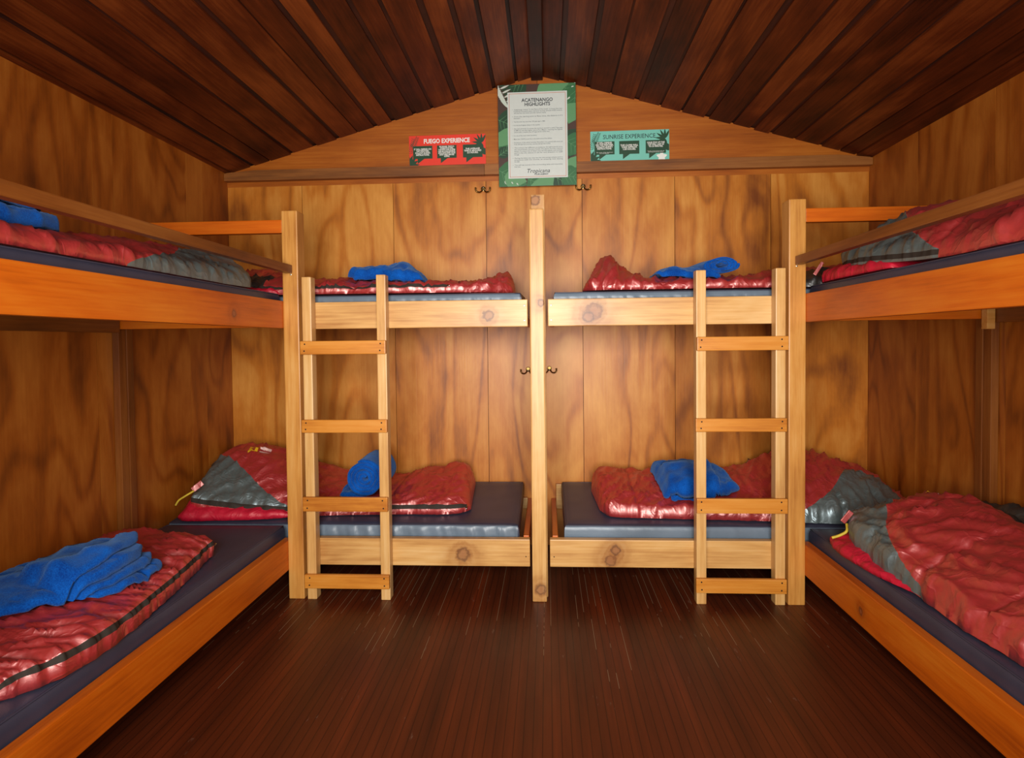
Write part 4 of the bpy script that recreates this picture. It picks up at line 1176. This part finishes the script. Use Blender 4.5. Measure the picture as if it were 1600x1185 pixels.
S = experience_sign('sign', .547, 2.431, .47, .181, .004, C_TEAL, 'SUNRISE EXPERIENCE', C_INK, False, 'teal sign with dark green speech bubbles on the gable right of the white notice',
                [("IT WILL DEPEND\nON THE WEATHER,\nFOLLOW GUIDE'S\nINSTRUCTIONS.", .0138), ('THE CLIMB WILL\nTAKE APPROX\n1:30 HOURS.', .0142), ('YOUR STAY AT THE\nTOP WILL LAST 20\nTO 25 MINUTES.', .0135)],
                ['The times of the departure\nare not specific.', '', 'The time of your ascent at the top\nmay change due to the weather.'])
fl = [clip_poly(leaf_poly(.19, -.072, .034, .022, k*1.2566+.3, 7), .468, .179) for k in range(5)]
S.add('flower_print', S.flat([q for q in fl if len(q) > 2], .0007), C_SW)

# ------------------------------------------------------------------ coat hooks
def coat_hook(x, z, label):
    t = thing('coat_hook', (x, D-.0005, z), label, 'coat hook', 'coat hooks on the back wall')
    bm = bmesh.new()
    tube_bm(bm, [(x, D-.001, z), (x, D-.005, z), (x, D-.006, z)], [.015, .015, .012], 16)
    link('plate', bm, BRASS, t, smooth=True, auto=.6)
    for sg in (-1, 1):
        pts = []
        for k in range(15):
            a = k/14
            ph = -.5*PI+a*1.15*PI
            pts.append((x+sg*(.006+.020+.018*math.sin(ph+.0)*1.0) if k else x+sg*.004, D-.006-.03*math.sin(min(1, a*1.4)*PI/2), z-.008-.020*math.cos(ph*.95)+.002))
        bm = bmesh.new(); tube_bm(bm, pts, [.0042]*11+[.0042, .005, .0062, .005], 10)
        link('prong', bm, BRASS, t, smooth=True)
    for dz in (.008, -.008):
        screw(t, x, D-.006, z+dz, r=.0028)
    return t
coat_hook(-.341, 2.194, 'brass double coat hook at the lower left corner of the white notice')
coat_hook(.266, 2.194, 'brass double coat hook at the lower right corner of the white notice')
coat_hook(-.078, 1.088, 'brass double coat hook half hidden behind the left edge of the centre post')
coat_hook(.052, 1.092, 'brass double coat hook half hidden behind the right edge of the centre post')

# ------------------------------------------------------------------ light: daylight through the open doorway behind the camera
w = bpy.data.worlds.new('World'); scn.world = w; w.use_nodes = True
nt = w.node_tree
sky = nt.nodes.new('ShaderNodeTexSky'); sky.sky_type = 'HOSEK_WILKIE'; sky.turbidity = 4; sky.sun_direction = (0, .3, .95)
bg = nt.nodes['Background']; nt.links.new(sky.outputs[0], bg.inputs['Color']); bg.inputs['Strength'].default_value = .4
def area(name, loc, rot, sx, sy, e, col, spread=PI):
    l = bpy.data.lights.new(name, 'AREA'); l.shape = 'RECTANGLE'; l.size = sx; l.size_y = sy; l.energy = e; l.color = col; l.spread = spread
    o = bpy.data.objects.new(name, l); COL.objects.link(o); o.location = loc; o.rotation_euler = rot
    return o
area('doorway_daylight', (0, Y0-.02, 1.38), (PI/2, 0, 0), 1.5, 1.3, 80, (1, .965, .91), math.radians(120))

# ------------------------------------------------------------------ camera
cam = bpy.data.cameras.new('camera'); co = bpy.data.objects.new('camera', cam); COL.objects.link(co)
rt = Vector((.99847738, .05414342, -.01055503)); dn = Vector((-.00902249, -.02847202, -.99955387)); fw = Vector((-.05441979, .99812716, -.02794016))
M = Matrix((( rt.x, -dn.x, -fw.x, .0407), (rt.y, -dn.y, -fw.y, 0), (rt.z, -dn.z, -fw.z, 1.2576), (0, 0, 0, 1)))
co.matrix_world = M
cam.sensor_fit = 'HORIZONTAL'; cam.sensor_width = 36
cam.lens = 936.3657/1600*36
cam.shift_x = -(804.2331-800)/1600; cam.shift_y = (560.4278-592.5)/1600
cam.clip_start = .01
scn.camera = co
scn.view_settings.view_transform = 'Standard'; scn.view_settings.look = 'None'
scn.view_settings.exposure = 0; scn.view_settings.gamma = 1
for o in list(bpy.data.objects):
    for k in ('_w', '_pf'):
        if k in o: del o[k]
